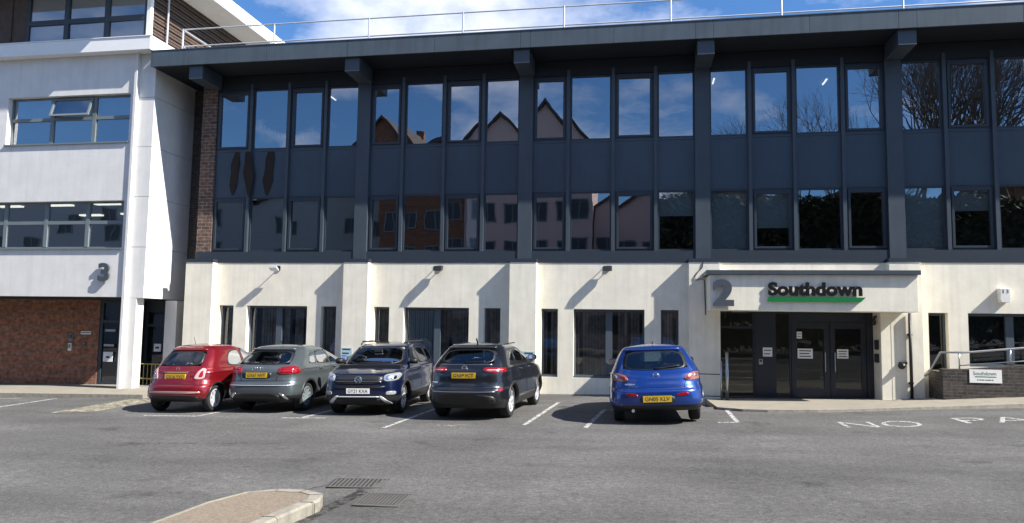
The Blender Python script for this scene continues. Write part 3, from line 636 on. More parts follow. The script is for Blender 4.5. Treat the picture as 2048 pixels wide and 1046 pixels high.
def strip_window(x0, x1, z0, z1, xs_, zt, y, opened=()):
    mb = frame(MB(), x0, x1, z0, z1, y, y+.06, .05, .05, .05, .05)
    for x in xs_: mb.box(x-.06, x+.06, y-.01, y+.065, z0+.05, z1-.05)
    mb.box(x0+.05, x1-.05, y-.005, y+.063, zt-.05, zt+.05)
    w = mb.build('window', M['greyframe'], wb)
    e = [x0+.05]+list(xs_)+[x1-.05]
    for i, (a, b) in enumerate(zip(e, e[1:])):
        pane(w, a+.04, b-.04, z0+.05, zt-.05, y+.03, M['glass'])
        if i in opened:
            q = MB(); q0, q1 = a+.05, b-.05; H = z1-.06-(zt+.02); an = .3
            def T(x, d, z): return (x, y-.02-(H-z)*math.sin(an)+d*math.cos(an), z1-.06-(H-z)*math.cos(an)-d*math.sin(an)*.3)
            for (xa, xb, za, zb) in ((q0, q0+.06, 0, H), (q1-.06, q1, 0, H), (q0+.06, q1-.06, 0, .06), (q0+.06, q1-.06, H-.05, H)):
                q.add([T(x, d, z) for z in (za, zb) for d in (-.03, .02) for x in (xa, xb)], [(0, 2, 3, 1), (4, 5, 7, 6), (0, 1, 5, 4), (2, 6, 7, 3), (0, 4, 6, 2), (1, 3, 7, 5)])
            s_ = q.build('open_sash', M['greyframe'], w)
            MB().add([T(q0+.05, 0, .05), T(q1-.05, 0, .05), T(q1-.05, 0, H-.04), T(q0+.05, 0, H-.04)], [(0, 1, 2, 3)]).build('pane', M['glass'], w)
        else: pane(w, a+.04, b-.04, zt+.05, z1-.05, y+.03, M['glass'])
    MB().box(x0-.02, x1+.02, YP-.05, y, z0-.045, z0-.002).build('sill', M['greyframe'], w)
strip_window(-6.355, -2.135, 7.155, 8.625, [-4.9, -3.45], 7.95, YP+.16, (1,))
strip_window(-10.595, -2.145, 3.965, 5.375, [-9.1, -7.7, -6.3, -4.88, -3.46], 4.75, YP+.16)
strip_window(-16, -7.505, 7.155, 8.625, [-14, -12, -9.8], 7.95, YP+.16)
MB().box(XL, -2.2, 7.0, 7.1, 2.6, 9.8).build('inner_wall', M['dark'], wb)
MB().box(XL, -1.75, -.74, 6.99, 5.8, 6.0).box(XL, -1.75, -.74, 6.99, 2.6, 2.7).box(XL, -1.75, -.74, 6.99, 9.6, 9.7).build('floor_slab', M['darkceil'], wb)
for (x, y) in ((-6.9, 1.9), (-7.6, 4.2), (-5.0, 1.8), (-5.7, 4.0), (-3.4, 2.2), (-9, 2.0), (-4.0, 4.5)): MB().box(x-.45, x+.45, y-.1, y+.1, 5.74, 5.79).build('ceiling_light', M['lit'], wb)
MB().box(XL, -2.2, -.70, -.695, 7.97, 8.6).build('roller_blind', M['blind'], wb)
# brick level
YB = .25
MB().box(XL, -3.78, YB, YB+.25, -.6, 2.459).build('brick_wall', M['brick'], wb)
mb = frame(MB(), -3.77, -3.0, -.2, 2.45, YB+.02, YB+.1, .10, .10, .12, .08); mb.box(-3.67, -3.1, YB+.02, YB+.1, 1.75, 1.83)
d = mb.build('entrance_door', M['frame'], wb); pane(d, -3.67, -3.1, -.08, 1.75, YB+.06, M['gglass']); pane(d, -3.67, -3.1, 1.83, 2.37, YB+.06, M['gglass'])
MB().box(-3.56, -3.2, YB+.0, YB+.015, 1.48, 1.55).box(-3.58, -3.22, YB+.0, YB+.015, 1.02, 1.09).build('push_bar', M['steel'], d)
MB().box(-2.99, -2.45, YB, YB+.2, -.3, 2.459).build('pier_wall', M['frame'], wb)
mb = frame(MB(), -2.44, -1.5, -.2, 2.45, YB+.35, YB+.43, .08, .08, .1, .35); mb.box(-2.36, -1.58, YB+.35, YB+.43, 1.65, 1.73)
d = mb.build('side_entrance', M['frame'], wb); pane(d, -2.36, -1.58, -.1, 1.65, YB+.39, M['gglass']); pane(d, -2.36, -1.58, 1.73, 2.1, YB+.39, M['gglass'])
MB().box(-1.49, -1.1, .2, .9, -.3, 2.459).build('pale_wall', M['white'], wb)
MB().box(XL, -1.0, 1.3, 1.4, -.4, 2.459).build('recess_wall', M['dark'], wb)
# top floor
YT = -.55
MB().box(-16, -6.95, YT, YT+.1, 10.26, 12.3).box(-6.94, -6.38, YT+.03, YT+.12, 10.26, 12.3).build('timber_front', M['timber'], wb)
strip = None
mb = frame(MB(), -6.37, -2.12, 10.26, 12.3, YT, YT+.08, .07, .09, .05, .2)
for x in (-4.95, -3.52): mb.box(x-.08, x+.08, YT-.005, YT+.085, 10.31, 12.1)
mb.box(-6.3, -2.21, YT-.003, YT+.083, 11.12, 11.28)
w = mb.build('window', M['frame'], wb)
for a, b in ((-6.3, -5.03), (-4.87, -3.6), (-3.44, -2.21)): pane(w, a, b, 10.31, 11.12, YT+.04, M['glass2']); pane(w, a, b, 11.28, 12.1, YT+.04, M['glass2'])
MB().box(-2.11, -1.98, YT-.03, YT+.1, 10.256, 12.3).build('corner_post', M['whitetrim'], wb)
mb = MB()
for i in range(20): mb.prism([(YT+.1, 10.26+.11*i), (12, 10.26+.11*i), (12, 10.26+.11*i+.07), (YT+.1, 10.26+.11*i+.07)], 'x', -2.10, -2.0-.03*(i % 2))
mb.box(-2.2, -2.105, YT+.1, 12, 10.26, 12.4); mb.build('timber_side', M['timber'], wb)
MB().tube([(-1.9, .15, 10.26), (-1.9, .15, 12.2)], .03).build('downpipe', M['galv'], wb)
MB().box(-16, -1.0, -2.2, 14, 12.42, 12.46).build('roof_soffit', M['white'], wb)
MB().box(-16, -.98, -2.25, 14, 12.462, 12.86).build('roof_edge', M['whitetrim'], wb)
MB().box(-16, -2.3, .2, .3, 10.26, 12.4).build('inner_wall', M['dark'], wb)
M['greyblind'] = pmat('grey_blind', (.34, .37, .38), .8, var=.06)
for a, b in ((-6.28, -5.03), (-4.87, -3.6), (-3.44, -2.22)): MB().box(a, b, YT+.1, YT+.105, 10.3, 12.1).build('roller_blind', M['greyblind'], wb)
# things on it
t = thing('door_number', (-2.7, YP, 2.9), 'dark grey numeral 3 standing off the white wall above the brick level', 'house number')
mb = MB(); walltext(mb, '3', -2.80, YP-.075, 2.97, .8, .03, .03, fit=(.36, .54)); mb.build('numeral', M['grey3'], t)
def pl(name, x0, x1, z0, z1, mat, lab, cat, d=.05):
    t = thing(name, (x0, YB, z0), lab, cat); MB().box(x0, x1, YB-d, YB-.001, z0, z1).build('case', M[mat], t, bevel=.006)
    MB().box(x0+.02, x1-.02, YB-d-.006, YB-d-.0005, z0+(z1-z0)*.35, z1-.03).build('face', M['greyframe' if mat != 'greyframe' else 'frame'], t)
pl('intercom', -4.78, -4.66, 1.17, 1.40, 'greyframe', 'upper grey intercom box on the red brick wall', 'intercom')
pl('intercom', -4.80, -4.69, .86, 1.10, 'alarm', 'lower pale intercom box on the red brick wall', 'intercom')
pl('name_plate', -4.40, -4.05, 1.38, 1.48, 'alarm', 'small pale name plate on the red brick wall', 'plate', .02)
pl('bell_push', -4.30, -4.20, 1.02, 1.15, 'timber', 'small dark bell push on the red brick wall below the name plate', 'bell', .03)
t = MB().box(-3.58, -3.25, YB+.0, YB+.012, .55, .85).build('notice', M['paper']); tag(t, 'white notice on the tall door beside the red brick wall', 'notice'); MB().box(-3.48, -3.35, YB-.002, YB-.0005, .66, .72).build('print', M['ink'], t)
t = MB().box(-2.08, -1.84, YB+.33, YB+.345, .88, 1.12).build('notice', M['paper']); tag(t, 'white notice on the dark side entrance behind the white column', 'notice'); MB().box(-2.03, -1.9, YB+.327, YB+.329, .97, 1.03).build('print', M['ink'], t)
t = thing('barrier', (-1.9, 0, -.1), 'low yellowish metal barrier in the passage behind the red car', 'barrier')
for z in (.42, -.02): MB().tube([(-2.35, .1, z+.1), (-1.2, .1, z+.1)], .02).build('rail', M['moss'], t)
mb = MB()
for i in range(9): mb.tube([(-2.3+.13*i, .1, -.2), (-2.3+.13*i, .1, .52)], .011, 6)
mb.build('bars', M['moss'], t)

# ------------------------------------------------------------------ houses and trees across the car park (mirrored in the glass)
def house(x0, x1, yf, yb, eave, ridges, mat, lab, cols):
    h = thing('terraced_house', ((x0+x1)/2, yf, 0), lab, 'house', 'houses mirrored in the windows')
    MB().box(x0, x1, yb, yf, -1, eave).build('wall', M[mat], h)
    n = len(ridges); w = (x1-x0)/n
    for i, top in enumerate(ridges):
        a, b = x0+w*i+.05, x0+w*(i+1)-.05; c = (a+b)/2
        g = MB().prism([(a, eave+.002), (b, eave+.002), (c, top)], 'y', yf-.3, yf-.001).build('gable', M[mat], h)
        q = MB(); 
        for s, e_ in ((-1, a), (1, b)):
            q.add([(e_+s*.3, yf+.3, eave-.25), (c, yf+.3, top+.05), (c, yb, top+.05), (e_+s*.3, yb, eave-.25), (e_+s*.3, yf+.3, eave), (c, yf+.3, top+.35), (c, yb, top+.35), (e_+s*.3, yb, eave)], [(0, 1, 2, 3), (4, 7, 6, 5), (0, 4, 5, 1), (3, 2, 6, 7), (0, 3, 7, 4)])
        rf = q.build('roof', M['tile'], h)
        if i == 0: MB().box(c-.3, c+.3, yf-8, yf-7.4, top-.5, top+.9).build('chimney', M['brick'], rf)
    zz = 1.0
    while zz+1.6 < eave:
        for j in range(cols):
            cx = x0+(x1-x0)*(j+.5)/cols
            w_ = frame(MB(), cx-.7, cx+.7, zz, zz+1.5, yf, yf+.06, .1, .1, .1, .1).box(cx-.04, cx+.04, yf, yf+.05, zz+.1, zz+1.4).build('window', M['greyframe'], h)
            MB().box(cx-.6, cx+.6, yf+.001, yf+.02, zz+.1, zz+1.4).build('pane', M['frame'], w_)
        zz += 2.9
house(-9.6, -.9, -36, -46, 15.6, [18.4, 16.4], 'brick', 'red brick gabled house mirrored in the left windows', 4)
house(-.8, 9.6, -35.5, -46, 15.4, [18.3, 18.6], 'pink', 'pink rendered twin gabled house mirrored in the middle windows', 5)
house(9.7, 15.2, -36.5, -46, 10.6, [12.4], 'pink', 'lower pink rendered house mirrored beside the twin gables', 3)
house(-70, -9.9, -40, -50, 12.6, [14.6, 14.2, 14.8, 14.4, 14.7], 'greyhouse', 'long grey house mirrored in the leftmost windows', 16)
house(15.4, 60, -46, -56, 12.5, [14, 14.3, 14.1, 14.2], 'brick', 'long brick house behind the bare trees mirrored in the right windows', 12)
def bare_tree(seed, x, y, h, lab):
    rnd = random.Random(seed); t = thing('bare_tree', (x, y, 0), lab, 'tree', 'bare trees mirrored in the right windows'); tr, cr = MB(), MB()
    def grow(p, d, L, rad, dep):
        q = p+d*L; mid = p+d*L*.5+Vector((rnd.uniform(-.1, .1), rnd.uniform(-.1, .1), 0))*L*.3
        (tr if dep > 5 else cr).tube([p, mid, q], [rad, rad*.85, rad*.68], 6 if dep > 5 else (4 if dep > 3 else 3), cap=False)
        if dep == 0: return
        for k_ in range(3 if dep > 1 and rnd.random() < .65 else 2):
            a = d.orthogonal().normalized(); a.rotate(Matrix.Rotation(rnd.uniform(0, 6.28), 3, d)); ang = rnd.uniform(.22, .62)
            nd = (d*math.cos(ang)+a*math.sin(ang)+Vector((0, 0, .10))).normalized()
            grow(q, nd, L*rnd.uniform(.70, .86), rad*rnd.uniform(.55, .68), dep-1)
    grow(Vector((x, y, -.3)), Vector((rnd.uniform(-.06, .06), 0, 1)).normalized(), h*.205, h*.013, 8)
    tr.build('trunk', M['bark'], t, True); cr.build('crown', M['bark'], t)
for i, (x, y, h) in enumerate([(18.0, -33, 15.5), (21.5, -31, 17.5), (24.5, -31, 20), (28.0, -28, 25), (31.5, -29, 26), (36, -31, 25)]):
    bare_tree(20+i, x, y, h, ['bare spreading tree mirrored faintly in the top windows above the entrance', 'bare forked tree mirrored in the top windows right of the entrance sign', 'tall bare tree mirrored in the top right corner windows', 'dense bare tree mirrored in the far right top window', 'bare tree mirrored at the right edge of the glass', 'tallest bare tree beyond the right edge of the glass'][i])
# clipped evergreen hedge under the trees
rnd = random.Random(3); mb = MB()
M['leaf'] = pmat('evergreen_leaf', (.048, .062, .034), .7, var=.4, scale=3)
for i in range(42000):
    x = rnd.uniform(14.5, 46); y = rnd.uniform(-27, -24.6); top = 9.9+.6*math.sin(x*.9)*math.sin(x*.37+1); z = rnd.uniform(0, 1)**.6*top
    a = rnd.uniform(0, 6.28); b = rnd.uniform(-1, 1); s = rnd.uniform(.12, .26); d1 = Vector((math.cos(a), math.sin(a), b))*s; d2 = Vector((-math.sin(a), math.cos(a), .4))*s*.6; p = Vector((x, y, z))
    mb.quad(p-d1, p-d2, p+d1, p+d2)
tag(mb.build('shrubbery', M['leaf']), 'dark evergreen shrubbery mirrored in the lower right windows', 'shrubbery', kind='stuff')

# ------------------------------------------------------------------ cars
def pchip(x, y, q):
    x, y = np.array(x, float), np.array(y, float); h = np.diff(x); d = np.diff(y)/h; mm = np.zeros_like(y)
    for i in range(1, len(x)-1):
        if d[i-1]*d[i] > 0: w1, w2 = 2*h[i]+h[i-1], h[i]+2*h[i-1]; mm[i] = (w1+w2)/(w1/d[i-1]+w2/d[i])
    mm[0], mm[-1] = d[0], d[-1]
    q = np.clip(q, x[0], x[-1]); i = np.clip(np.searchsorted(x, q)-1, 0, len(h)-1); t = (q-x[i])/h[i]
    return (2*t**3-3*t**2+1)*y[i]+(t**3-2*t**2+t)*h[i]*mm[i]+(-2*t**3+3*t**2)*y[i+1]+(t**3-t**2)*h[i]*mm[i+1]
def inpoly(px, py, poly):
    c = np.zeros(px.shape, bool); n = len(poly)
    for i in range(n):
        (x1, y1), (x2, y2) = poly[i], poly[i-1]
        if y1 == y2: continue
        c ^= ((y1 > py) != (y2 > py)) & (px < (x2-x1)*(py-y1)/(y2-y1)+x1)
    return c
def chaikin(poly, it=2, k=.18):
    for _ in range(it):
        o = []
        for i in range(len(poly)):
            a, b = Vector(poly[i]), Vector(poly[(i+1) % len(poly)]); o += [tuple(a.lerp(b, k)), tuple(a.lerp(b, 1-k))]
        poly = o
    return poly
def dens(poly, step=.06):
    o = []
    for i in range(len(poly)):
        a, b = Vector(poly[i]), Vector(poly[(i+1) % len(poly)]); n = max(1, int((b-a).length/step)); o += [tuple(a.lerp(b, j/n)) for j in range(n)]
    return o
class Car:
    def __init__(s, name, label, tab, col, loc, yaw, roll, wheels, group='cars parked in front of the office', scale=1., rough=.30, metal=.45, cat='car'):
        s.z = [t[0] for t in tab]; s.tab = tab
        s.root = thing(name, loc, label, cat, group, rot=(0, roll, yaw)); s.root.scale = (scale,)*3
        s.paint = pmat('car_paint_'+col[0], col[1], rough, metal, var=.02, coat=1., backdark=True)
        s.wy, s.wr, s.wx = wheels[0], wheels[1], wheels[2]
    def p(s, z): return [pchip(s.z, [t[i] for t in s.tab], np.array(z, float)) for i in range(1, 8)]
    # surfaces: rear/front y from (x,z), side x from (y,z)
    def rear(s, x, z):
        yf, yr, w, pf, qf, pr, qr = s.p(z); m_ = (yf+yr)/2; return m_-(m_-yr)*np.maximum(0, 1-np.minimum(1, np.abs(x)/w)**pr)**(1/qr)
    def front(s, x, z):
        yf, yr, w, pf, qf, pr, qr = s.p(z); m_ = (yf+yr)/2; return m_+(yf-m_)*np.maximum(0, 1-np.minimum(1, np.abs(x)/w)**pf)**(1/qf)
    def side(s, y, z):
        yf, yr, w, pf, qf, pr, qr = s.p(z); m_ = (yf+yr)/2; a = (yf-yr)/2; t = np.minimum(1, np.abs(y-m_)/a)
        fr = y > m_; P_, Q_ = np.where(fr, pf, pr), np.where(fr, qf, qr); return w*np.maximum(0, 1-t**Q_)**(1/P_)
    def body(s, holes, zclad=None, cladmat=None, crown=.05):
        z0, z1 = s.z[0], s.z[-1]; zf = np.linspace(z0, z1, 800); P_ = np.array(s.p(zf)); 
        ds = np.sqrt(np.diff(zf)**2+np.diff(P_[0])**2*.6+np.diff(P_[1])**2*.6+np.diff(P_[2])**2); cs = np.concatenate([[0], np.cumsum(ds)]); zs = np.interp(np.linspace(0, cs[-1], 92), cs, zf)
        nx, ny = 44, 96; sq = []
        for i in range(nx): sq.append((-1+2*i/nx, -1.))
        for i in range(ny): sq.append((1., -1+2*i/ny))
        for i in range(nx): sq.append((1-2*i/nx, 1.))
        for i in range(ny): sq.append((-1., 1-2*i/ny))
        sq = np.array(sq); n = len(sq); V = []
        for z in zs:
            yf, yr, w, pf, qf, pr, qr = [float(v) for v in s.p(z)]; m_ = (yf+yr)/2; a = (yf-yr)/2
            fr = sq[:, 1] > 0; P2, Q2 = np.where(fr, pf, pr), np.where(fr, qf, qr); lo, hi = np.zeros(n), np.ones(n)*1.0
            for _ in range(40):
                k_ = (lo+hi)/2; v = (k_*np.abs(sq[:, 0]))**P2+(k_*np.abs(sq[:, 1]))**Q2; lo = np.where(v < 1, k_, lo); hi = np.where(v < 1, hi, k_)
            V.append(np.stack([sq[:, 0]*lo*w, m_+sq[:, 1]*lo*a, np.full(n, z)], 1))
        top = V[-1]; c = top.mean(0)
        for q in (.94, .86, .76, .62, .45, .25, .08): V.append(c+(top-c)*[q, q, 1]+[0, 0, crown*(1-q*q)])
        bot = V[0]; c2 = bot.mean(0); V.insert(0, c2+(bot-c2)*[.5, .5, 1]); V.insert(0, c2+(bot-c2)*[.02, .02, 1])
        V = np.array(V); R = len(V); vs = V.reshape(-1, 3)
        F = np.array([(i*n+j, i*n+(j+1) % n, (i+1)*n+(j+1) % n, (i+1)*n+j) for i in range(R-1) for j in range(n)])
        ce = vs[F].mean(1); keep = np.ones(len(F), bool)
        for kind, poly in holes:
            if kind == 'rear': keep &= ~((ce[:, 1] < 0) & inpoly(ce[:, 0], ce[:, 2], poly))
            if kind == 'front': keep &= ~((ce[:, 1] > 0) & inpoly(ce[:, 0], ce[:, 2], poly))
            if kind == 'side': keep &= ~((np.abs(ce[:, 0]) > .35) & inpoly(ce[:, 1], ce[:, 2], poly))
        for y in s.wy: keep &= ~((np.abs(ce[:, 0]) > s.wx-.32) & ((ce[:, 1]-y)**2+(ce[:, 2]-s.wr)**2 < (s.wr+.045)**2))
        low = ce[:, 2] < (zclad or 0)
        def mk(mask, name, mat):
            FF = F[mask]; used = np.unique(FF); mp = np.full(len(vs), -1); mp[used] = np.arange(len(used)); b = MB(); b.v = [tuple(v) for v in vs[used]]; b.f = [tuple(q) for q in mp[FF]]; b.mi = [0]*len(FF)
            return b.build(name, mat, s.root, True, local=True)
        o = mk(keep & ~low, 'body', s.paint)
        if zclad: mk(keep & low, 'lower_bumper', cladmat or M['blackpl'])
        return o
    def patch(s, kind, poly, mat, name, off=.006, parent=None, smooth=2, rings=(1, .8, .6, .4, .2, .02), thick=.012, sgn=1, step=.06, local=True, mats=None, mi_fn=None):
        P_ = dens(chaikin(poly, smooth) if smooth else poly, step); n = len(P_); P_ = np.array(P_); c = P_.mean(0); vs, fs, mi = [], [], []
        def mp(q, o):
            a, z = q[:, 0], q[:, 1]
            if kind == 'rear': return np.stack([a, s.rear(a, z)-o, z], 1)
            if kind == 'front': return np.stack([a, s.front(a, z)+o, z], 1)
            return np.stack([sgn*(s.side(a, z)+o), a, z], 1)
        R = [mp(P_, off-thick)]+[mp(c+(P_-c)*k_, off) for k_ in rings]
        for q in R: vs += [tuple(v) for v in q]
        for i in range(len(R)-1):
            for j in range(n): fs.append((i*n+j, i*n+(j+1) % n, (i+1)*n+(j+1) % n, (i+1)*n+j)); mi.append(mi_fn(i) if mi_fn else 0)
        fs.append(tuple(range((len(R)-1)*n, len(R)*n))); mi.append(mi_fn(len(R)-1) if mi_fn else 0)
        b = MB(); b.v, b.f, b.mi = vs, fs, mi; return b.build(name, mats or mat, parent or s.root, True, local=True)
    def win(s, kind, poly, name, frit=.93, sgn=1, off=.004):
        return s.patch(kind, poly, None, name, off, smooth=2, rings=(1.04, frit, frit-.01, .7, .45, .2, .02), sgn=sgn, mats=[M['blackpl'], M['carglass']], mi_fn=lambda i: 0 if i < 2 else 1)
    def arch(s, mat, w=.05):
        for y in s.wy:
            for sg in (-1, 1):
                r0 = s.wr+.03; r1 = r0+w; a = np.linspace(math.radians(-28), math.radians(208), 40); ro = []
                for rr, o in ((r0, -.05), (r0, .012), (r1, .012), (r1, -.004)):
                    yy = y+rr*np.cos(a); zz = np.maximum(s.wr+rr*np.sin(a), s.z[0]+.01); ro.append(np.stack([sg*(s.side(yy, zz)+o), yy, zz], 1))
                b = MB(); k_ = len(a); b.add([tuple(v) for q in ro for v in q], [(i*k_+j, i*k_+j+1, (i+1)*k_+j+1, (i+1)*k_+j) for i in range(3) for j in range(k_-1)])
                b.build('wheel_arch', mat, s.root, True, local=True)
                b = MB().lathe([(0, s.wr+.05), (sg*.42, s.wr+.05), (sg*.42, .0)], sg*(s.wx-.02), y, s.wr, 'x', 24)
                b2 = MB(); b2.lathe([(0, s.wr+.06), (-sg*.40, s.wr+.06), (-sg*.40, 0)], sg*(s.wx-.03), y, s.wr, 'x', 24, a0=.12, a1=math.pi-.12); b2.build('wheel_well', M['rubber'], s.root, local=True)
    def wheels(s, spokes=5, rimmat='steel', width=.20):
        R_ = s.wr
        for y in s.wy:
            for sg in (-1, 1):
                w = thing('wheel', (sg*(s.wx-.05), y, R_), None, None); w.parent = s.root; OR[w] = Vector((0, 0, 0))
                k_ = .665
                MB().lathe([(-sg*width, R_*k_), (-sg*width, R_*.9), (-sg*(width-.03), R_*.985), (-sg*width/2, R_), (-sg*.03, R_*.985), (-sg*.004, R_*.93), (0, R_*.80), (-sg*.012, R_*k_)], 0, 0, 0, 'x', 36).build('tyre', M['rubber'], w, True, local=True)
                b = MB().lathe([(-sg*.012, R_*k_+.003), (-sg*.006, R_*(k_-.06)), (-sg*.05, R_*(k_-.09)), (-sg*.13, R_*(k_-.10))], 0, 0, 0, 'x', 36)
                b.lathe([(-sg*.03, .0), (-sg*.03, .045), (-sg*.06, .06)], 0, 0, 0, 'x', 16)
                for j in range(spokes):
                    t = 2*math.pi*j/spokes+.3; c, q = math.cos(t), math.sin(t); e = Vector((0, -q, c)); d = Vector((0, c, q)); h0, h1 = .032, .020+.09/spokes
                    v = []
                    for (rr, hh, xx) in ((.03, h0, -.035), (R_*(k_-.06), h1, -.014)):
                        for (k2, x2) in ((-1, 0), (1, 0), (1, -.03), (-1, -.03)): v.append(Vector((sg*(xx+x2), 0, 0))+d*rr+e*k2*hh)
                    b.add(v, [(0, 1, 5, 4), (1, 2, 6, 5), (2, 3, 7, 6), (3, 0, 4, 7)])
                b.build('rim', M[rimmat], w, local=True)
                MB().lathe([(-sg*.10, 0), (-sg*.10, R_*k_)], 0, 0, 0, 'x', 24).build('brake_disc', M['iron'], w, local=True)
    def mirror(s, y, z, mat, both=(-1, 1), parent=None):
        for sg in both:
            x = sg*float(s.side(np.array(y), np.array(z)))
            b = MB(); b.tube([(x-sg*.04, y, z-.02), (x+sg*.07, y-.01, z)], .025, 8); o = []
            for (yy, k_) in ((y+.12, .25), (y+.10, .6), (y+.04, .95), (y-.03, 1.), (y-.05, .95)):
                for j in range(16):
                    t = 2*math.pi*j/16; o.append((x+sg*(.15)+.105*k_*math.copysign(abs(math.cos(t))**.6, math.cos(t)), yy, z+.03+.07*k_*math.copysign(abs(math.sin(t))**.6, math.sin(t))))
            b.add(o, [(i*16+j, i*16+(j+1) % 16, (i+1)*16+(j+1) % 16, (i+1)*16+j) for i in range(4) for j in range(16)]+[tuple(range(16))[::-1]])
            mi = b.build('wing_mirror', mat, s.root, True, local=True)
            g = MB().add([(x+sg*.15+.09*math.copysign(abs(math.cos(2*math.pi*j/16))**.6, math.cos(2*math.pi*j/16)), y-.051, z+.03+.056*math.copysign(abs(math.sin(2*math.pi*j/16))**.6, math.sin(2*math.pi*j/16))) for j in range(16)], [tuple(range(16))])
            g.build('mirror_glass', M['chrome'], mi, local=True)
    def plate(s, kind, x, z, txt, mat='yellow', w=.52, h=.115, off=.012):
        y = float(s.rear(np.array(abs(x)), np.array(z))) if kind == 'rear' else float(s.front(np.array(abs(x)), np.array(z)))
        sg = -1 if kind == 'rear' else 1; ya = y+sg*off; yb = y-sg*.05
        o = MB().box(x-w/2, x+w/2, min(ya, yb), max(ya, yb), z-h/2, z+h/2).build('number_plate', M[mat], s.root, local=True)
        vs, fs = textmesh(txt, 1, 0, .01); a, b = min(q[0] for q in vs), max(q[0] for q in vs); c, d = min(q[1] for q in vs), max(q[1] for q in vs)
        pts = [((q[0]-a)/(b-a)-.5, (q[1]-c)/(d-c)-.5) for q in vs]; sx = -sg if kind == 'front' else 1
        MB().add([(x+(q[0]*(w*.86) if kind == 'rear' else -q[0]*w*.86), ya+sg*.002, z+q[1]*h*.62) for q in pts], fs).build('plate_text', M['ink'], o, local=True)
    def interior(s, seats, zs, dash=None, cushion='seat'):
        for (x, y) in seats:
            b = MB(); b.box(x-.22, x+.22, y-.06, y+.07, zs-.55, zs+.02); b.box(x-.13, x+.13, y-.05, y+.04, zs+.06, zs+.24); b.box(x-.06, x-.04, y-.01, y+.01, zs+.02, zs+.06); b.box(x+.04, x+.06, y-.01, y+.01, zs+.02, zs+.06)
            b.build('seat', M[cushion], s.root, bevel=.035, local=True)
        yf, yr, w = [float(v) for v in s.p(zs-.1)[:3]]
        MB().box(-w*.86, w*.86, yr+.25, yf-.25, zs-.62, zs-.56).box(-w*.84, w*.84, yf-.5, yf-.12, zs-.5, zs-.04).build('dashboard', M['blackpl'], s.root, local=True)
        a = [2*math.pi*i/20 for i in range(21)]
        MB().tube([(.36+.18*math.cos(t), yf-.62+.05*math.sin(t), zs-.02+.17*math.sin(t)) for t in a], .016, 6).build('steering_wheel', M['blackpl'], s.root, local=True)
    def bars(s, name, mat, *tubes, rad=.012, parent=None):
        for t in tubes: o = MB().tube(t, rad, 8).build(name, mat, parent or s.root, True, local=True)
        return o
    def seam(s, kind, pts, rad=.004, sgn=1, off=.001):
        out = []
        for i in range(len(pts)-1):
            a, b = Vector(pts[i]), Vector(pts[i+1]); n = max(2, int((b-a).length/.06))
            for j in range(n+(i == len(pts)-2)): out.append(a.lerp(b, j/n))
        q = np.array([tuple(v) for v in out])
        if kind == 'rear': v = np.stack([q[:, 0], s.rear(q[:, 0], q[:, 1])-off, q[:, 1]], 1)
        elif kind == 'front': v = np.stack([q[:, 0], s.front(q[:, 0], q[:, 1])+off, q[:, 1]], 1)
        else: v = np.stack([sgn*(s.side(q[:, 0], q[:, 1])+off), q[:, 0], q[:, 1]], 1)
        return [tuple(k_) for k_ in v]
    def shutlines(s, rearlines=(), sidelines=(), frontlines=()):
        def one(pts): MB().tube(pts, .005, 5).build('shut_line', M['blackpl'], s.root, True, local=True)
        for l in rearlines: one(s.seam('rear', l))
        for l in frontlines: one(s.seam('front', l))
        for l in sidelines:
            for sg in (-1, 1): one(s.seam('side', l, sgn=sg))
    def handles(s, ys, z, mat=None):
        for y in ys:
            for sg in (-1, 1):
                x = sg*float(s.side(np.array(y), np.array(z))); MB().tube([(x-sg*.01, y-.09, z), (x+sg*.03, y-.07, z), (x+sg*.03, y+.07, z), (x-sg*.01, y+.09, z)], .014, 8).build('door_handle', mat or s.paint, s.root, True, local=True)
    def wiper(s, x0, z0, x1, z1):
        b = MB(); b.tube(s.seam('rear', [(x0, z0), (x1, z1)], off=.03), .010, 6); b.tube(s.seam('rear', [(x0, z0), (x0, z0+.001)], off=.02), .03, 8); b.build('wiper', M['blackpl'], s.root, True, local=True)
    def badge(s, kind, x, z, rad, lines=()):
        y = float(s.rear(np.array(x), np.array(z))) if kind == 'rear' else float(s.front(np.array(x), np.array(z))); sg = -1 if kind == 'rear' else 1; a = [2*math.pi*i/20 for i in range(21)]
        b = MB(); b.tube([(x+rad*math.cos(t), y+sg*.016, z+rad*math.sin(t)) for t in a], rad*.13, 6)
        for l in lines: b.tube([(x+rad*px_, y+sg*.016, z+rad*pz_) for px_, pz_ in l], rad*.10, 6)
        b.build('badge', M['chrome'], s.root, True, local=True)
def mir(poly): return [(-x, z) for x, z in poly]
R_ = math.radians
def ends(rows, pf, qf, pr, qr, ledge=.65, shoulder=.92):     # corner exponents, bumper ledge and shoulder crease along the side
    z0, z1 = rows[0][0], rows[-1][0]; out = []; zb_ = [q[0] for q in rows]
    zs = np.unique(np.concatenate([np.array(zb_), np.linspace(z0, z1, 60), ledge+np.array([-.016, -.008, 0, .008, .016])]))
    YF, YR, WW = [pchip(zb_, [q[i] for q in rows], zs) for i in (1, 2, 3)]
    YR = YR-.04/(1+np.exp((zs-ledge)/.005)); YR = YR+.02*np.exp(-((zs-ledge-.13)/.09)**2)
    WW = WW+.014*np.exp(-((zs-shoulder)/.028)**2)-.014*np.exp(-((zs-shoulder+.17)/.075)**2)+.010*np.exp(-((zs-ledge+.20)/.06)**2)
    for z, yf, yr, w in zip(zs, YF, YR, WW):
        t = min(1, max(0, (z-z0-.56*(z1-z0))/(z1-z0))*1.6)
        lo = max(0, 1-(z-z0)/.45); out.append((z, yf, yr, w, pf+(3.0-pf)*t+1.2*lo, qf+(5-qf)*t, pr+(3.2-pr)*t+1.6*lo, qr+(5.5-qr)*t+2*lo))
    return out

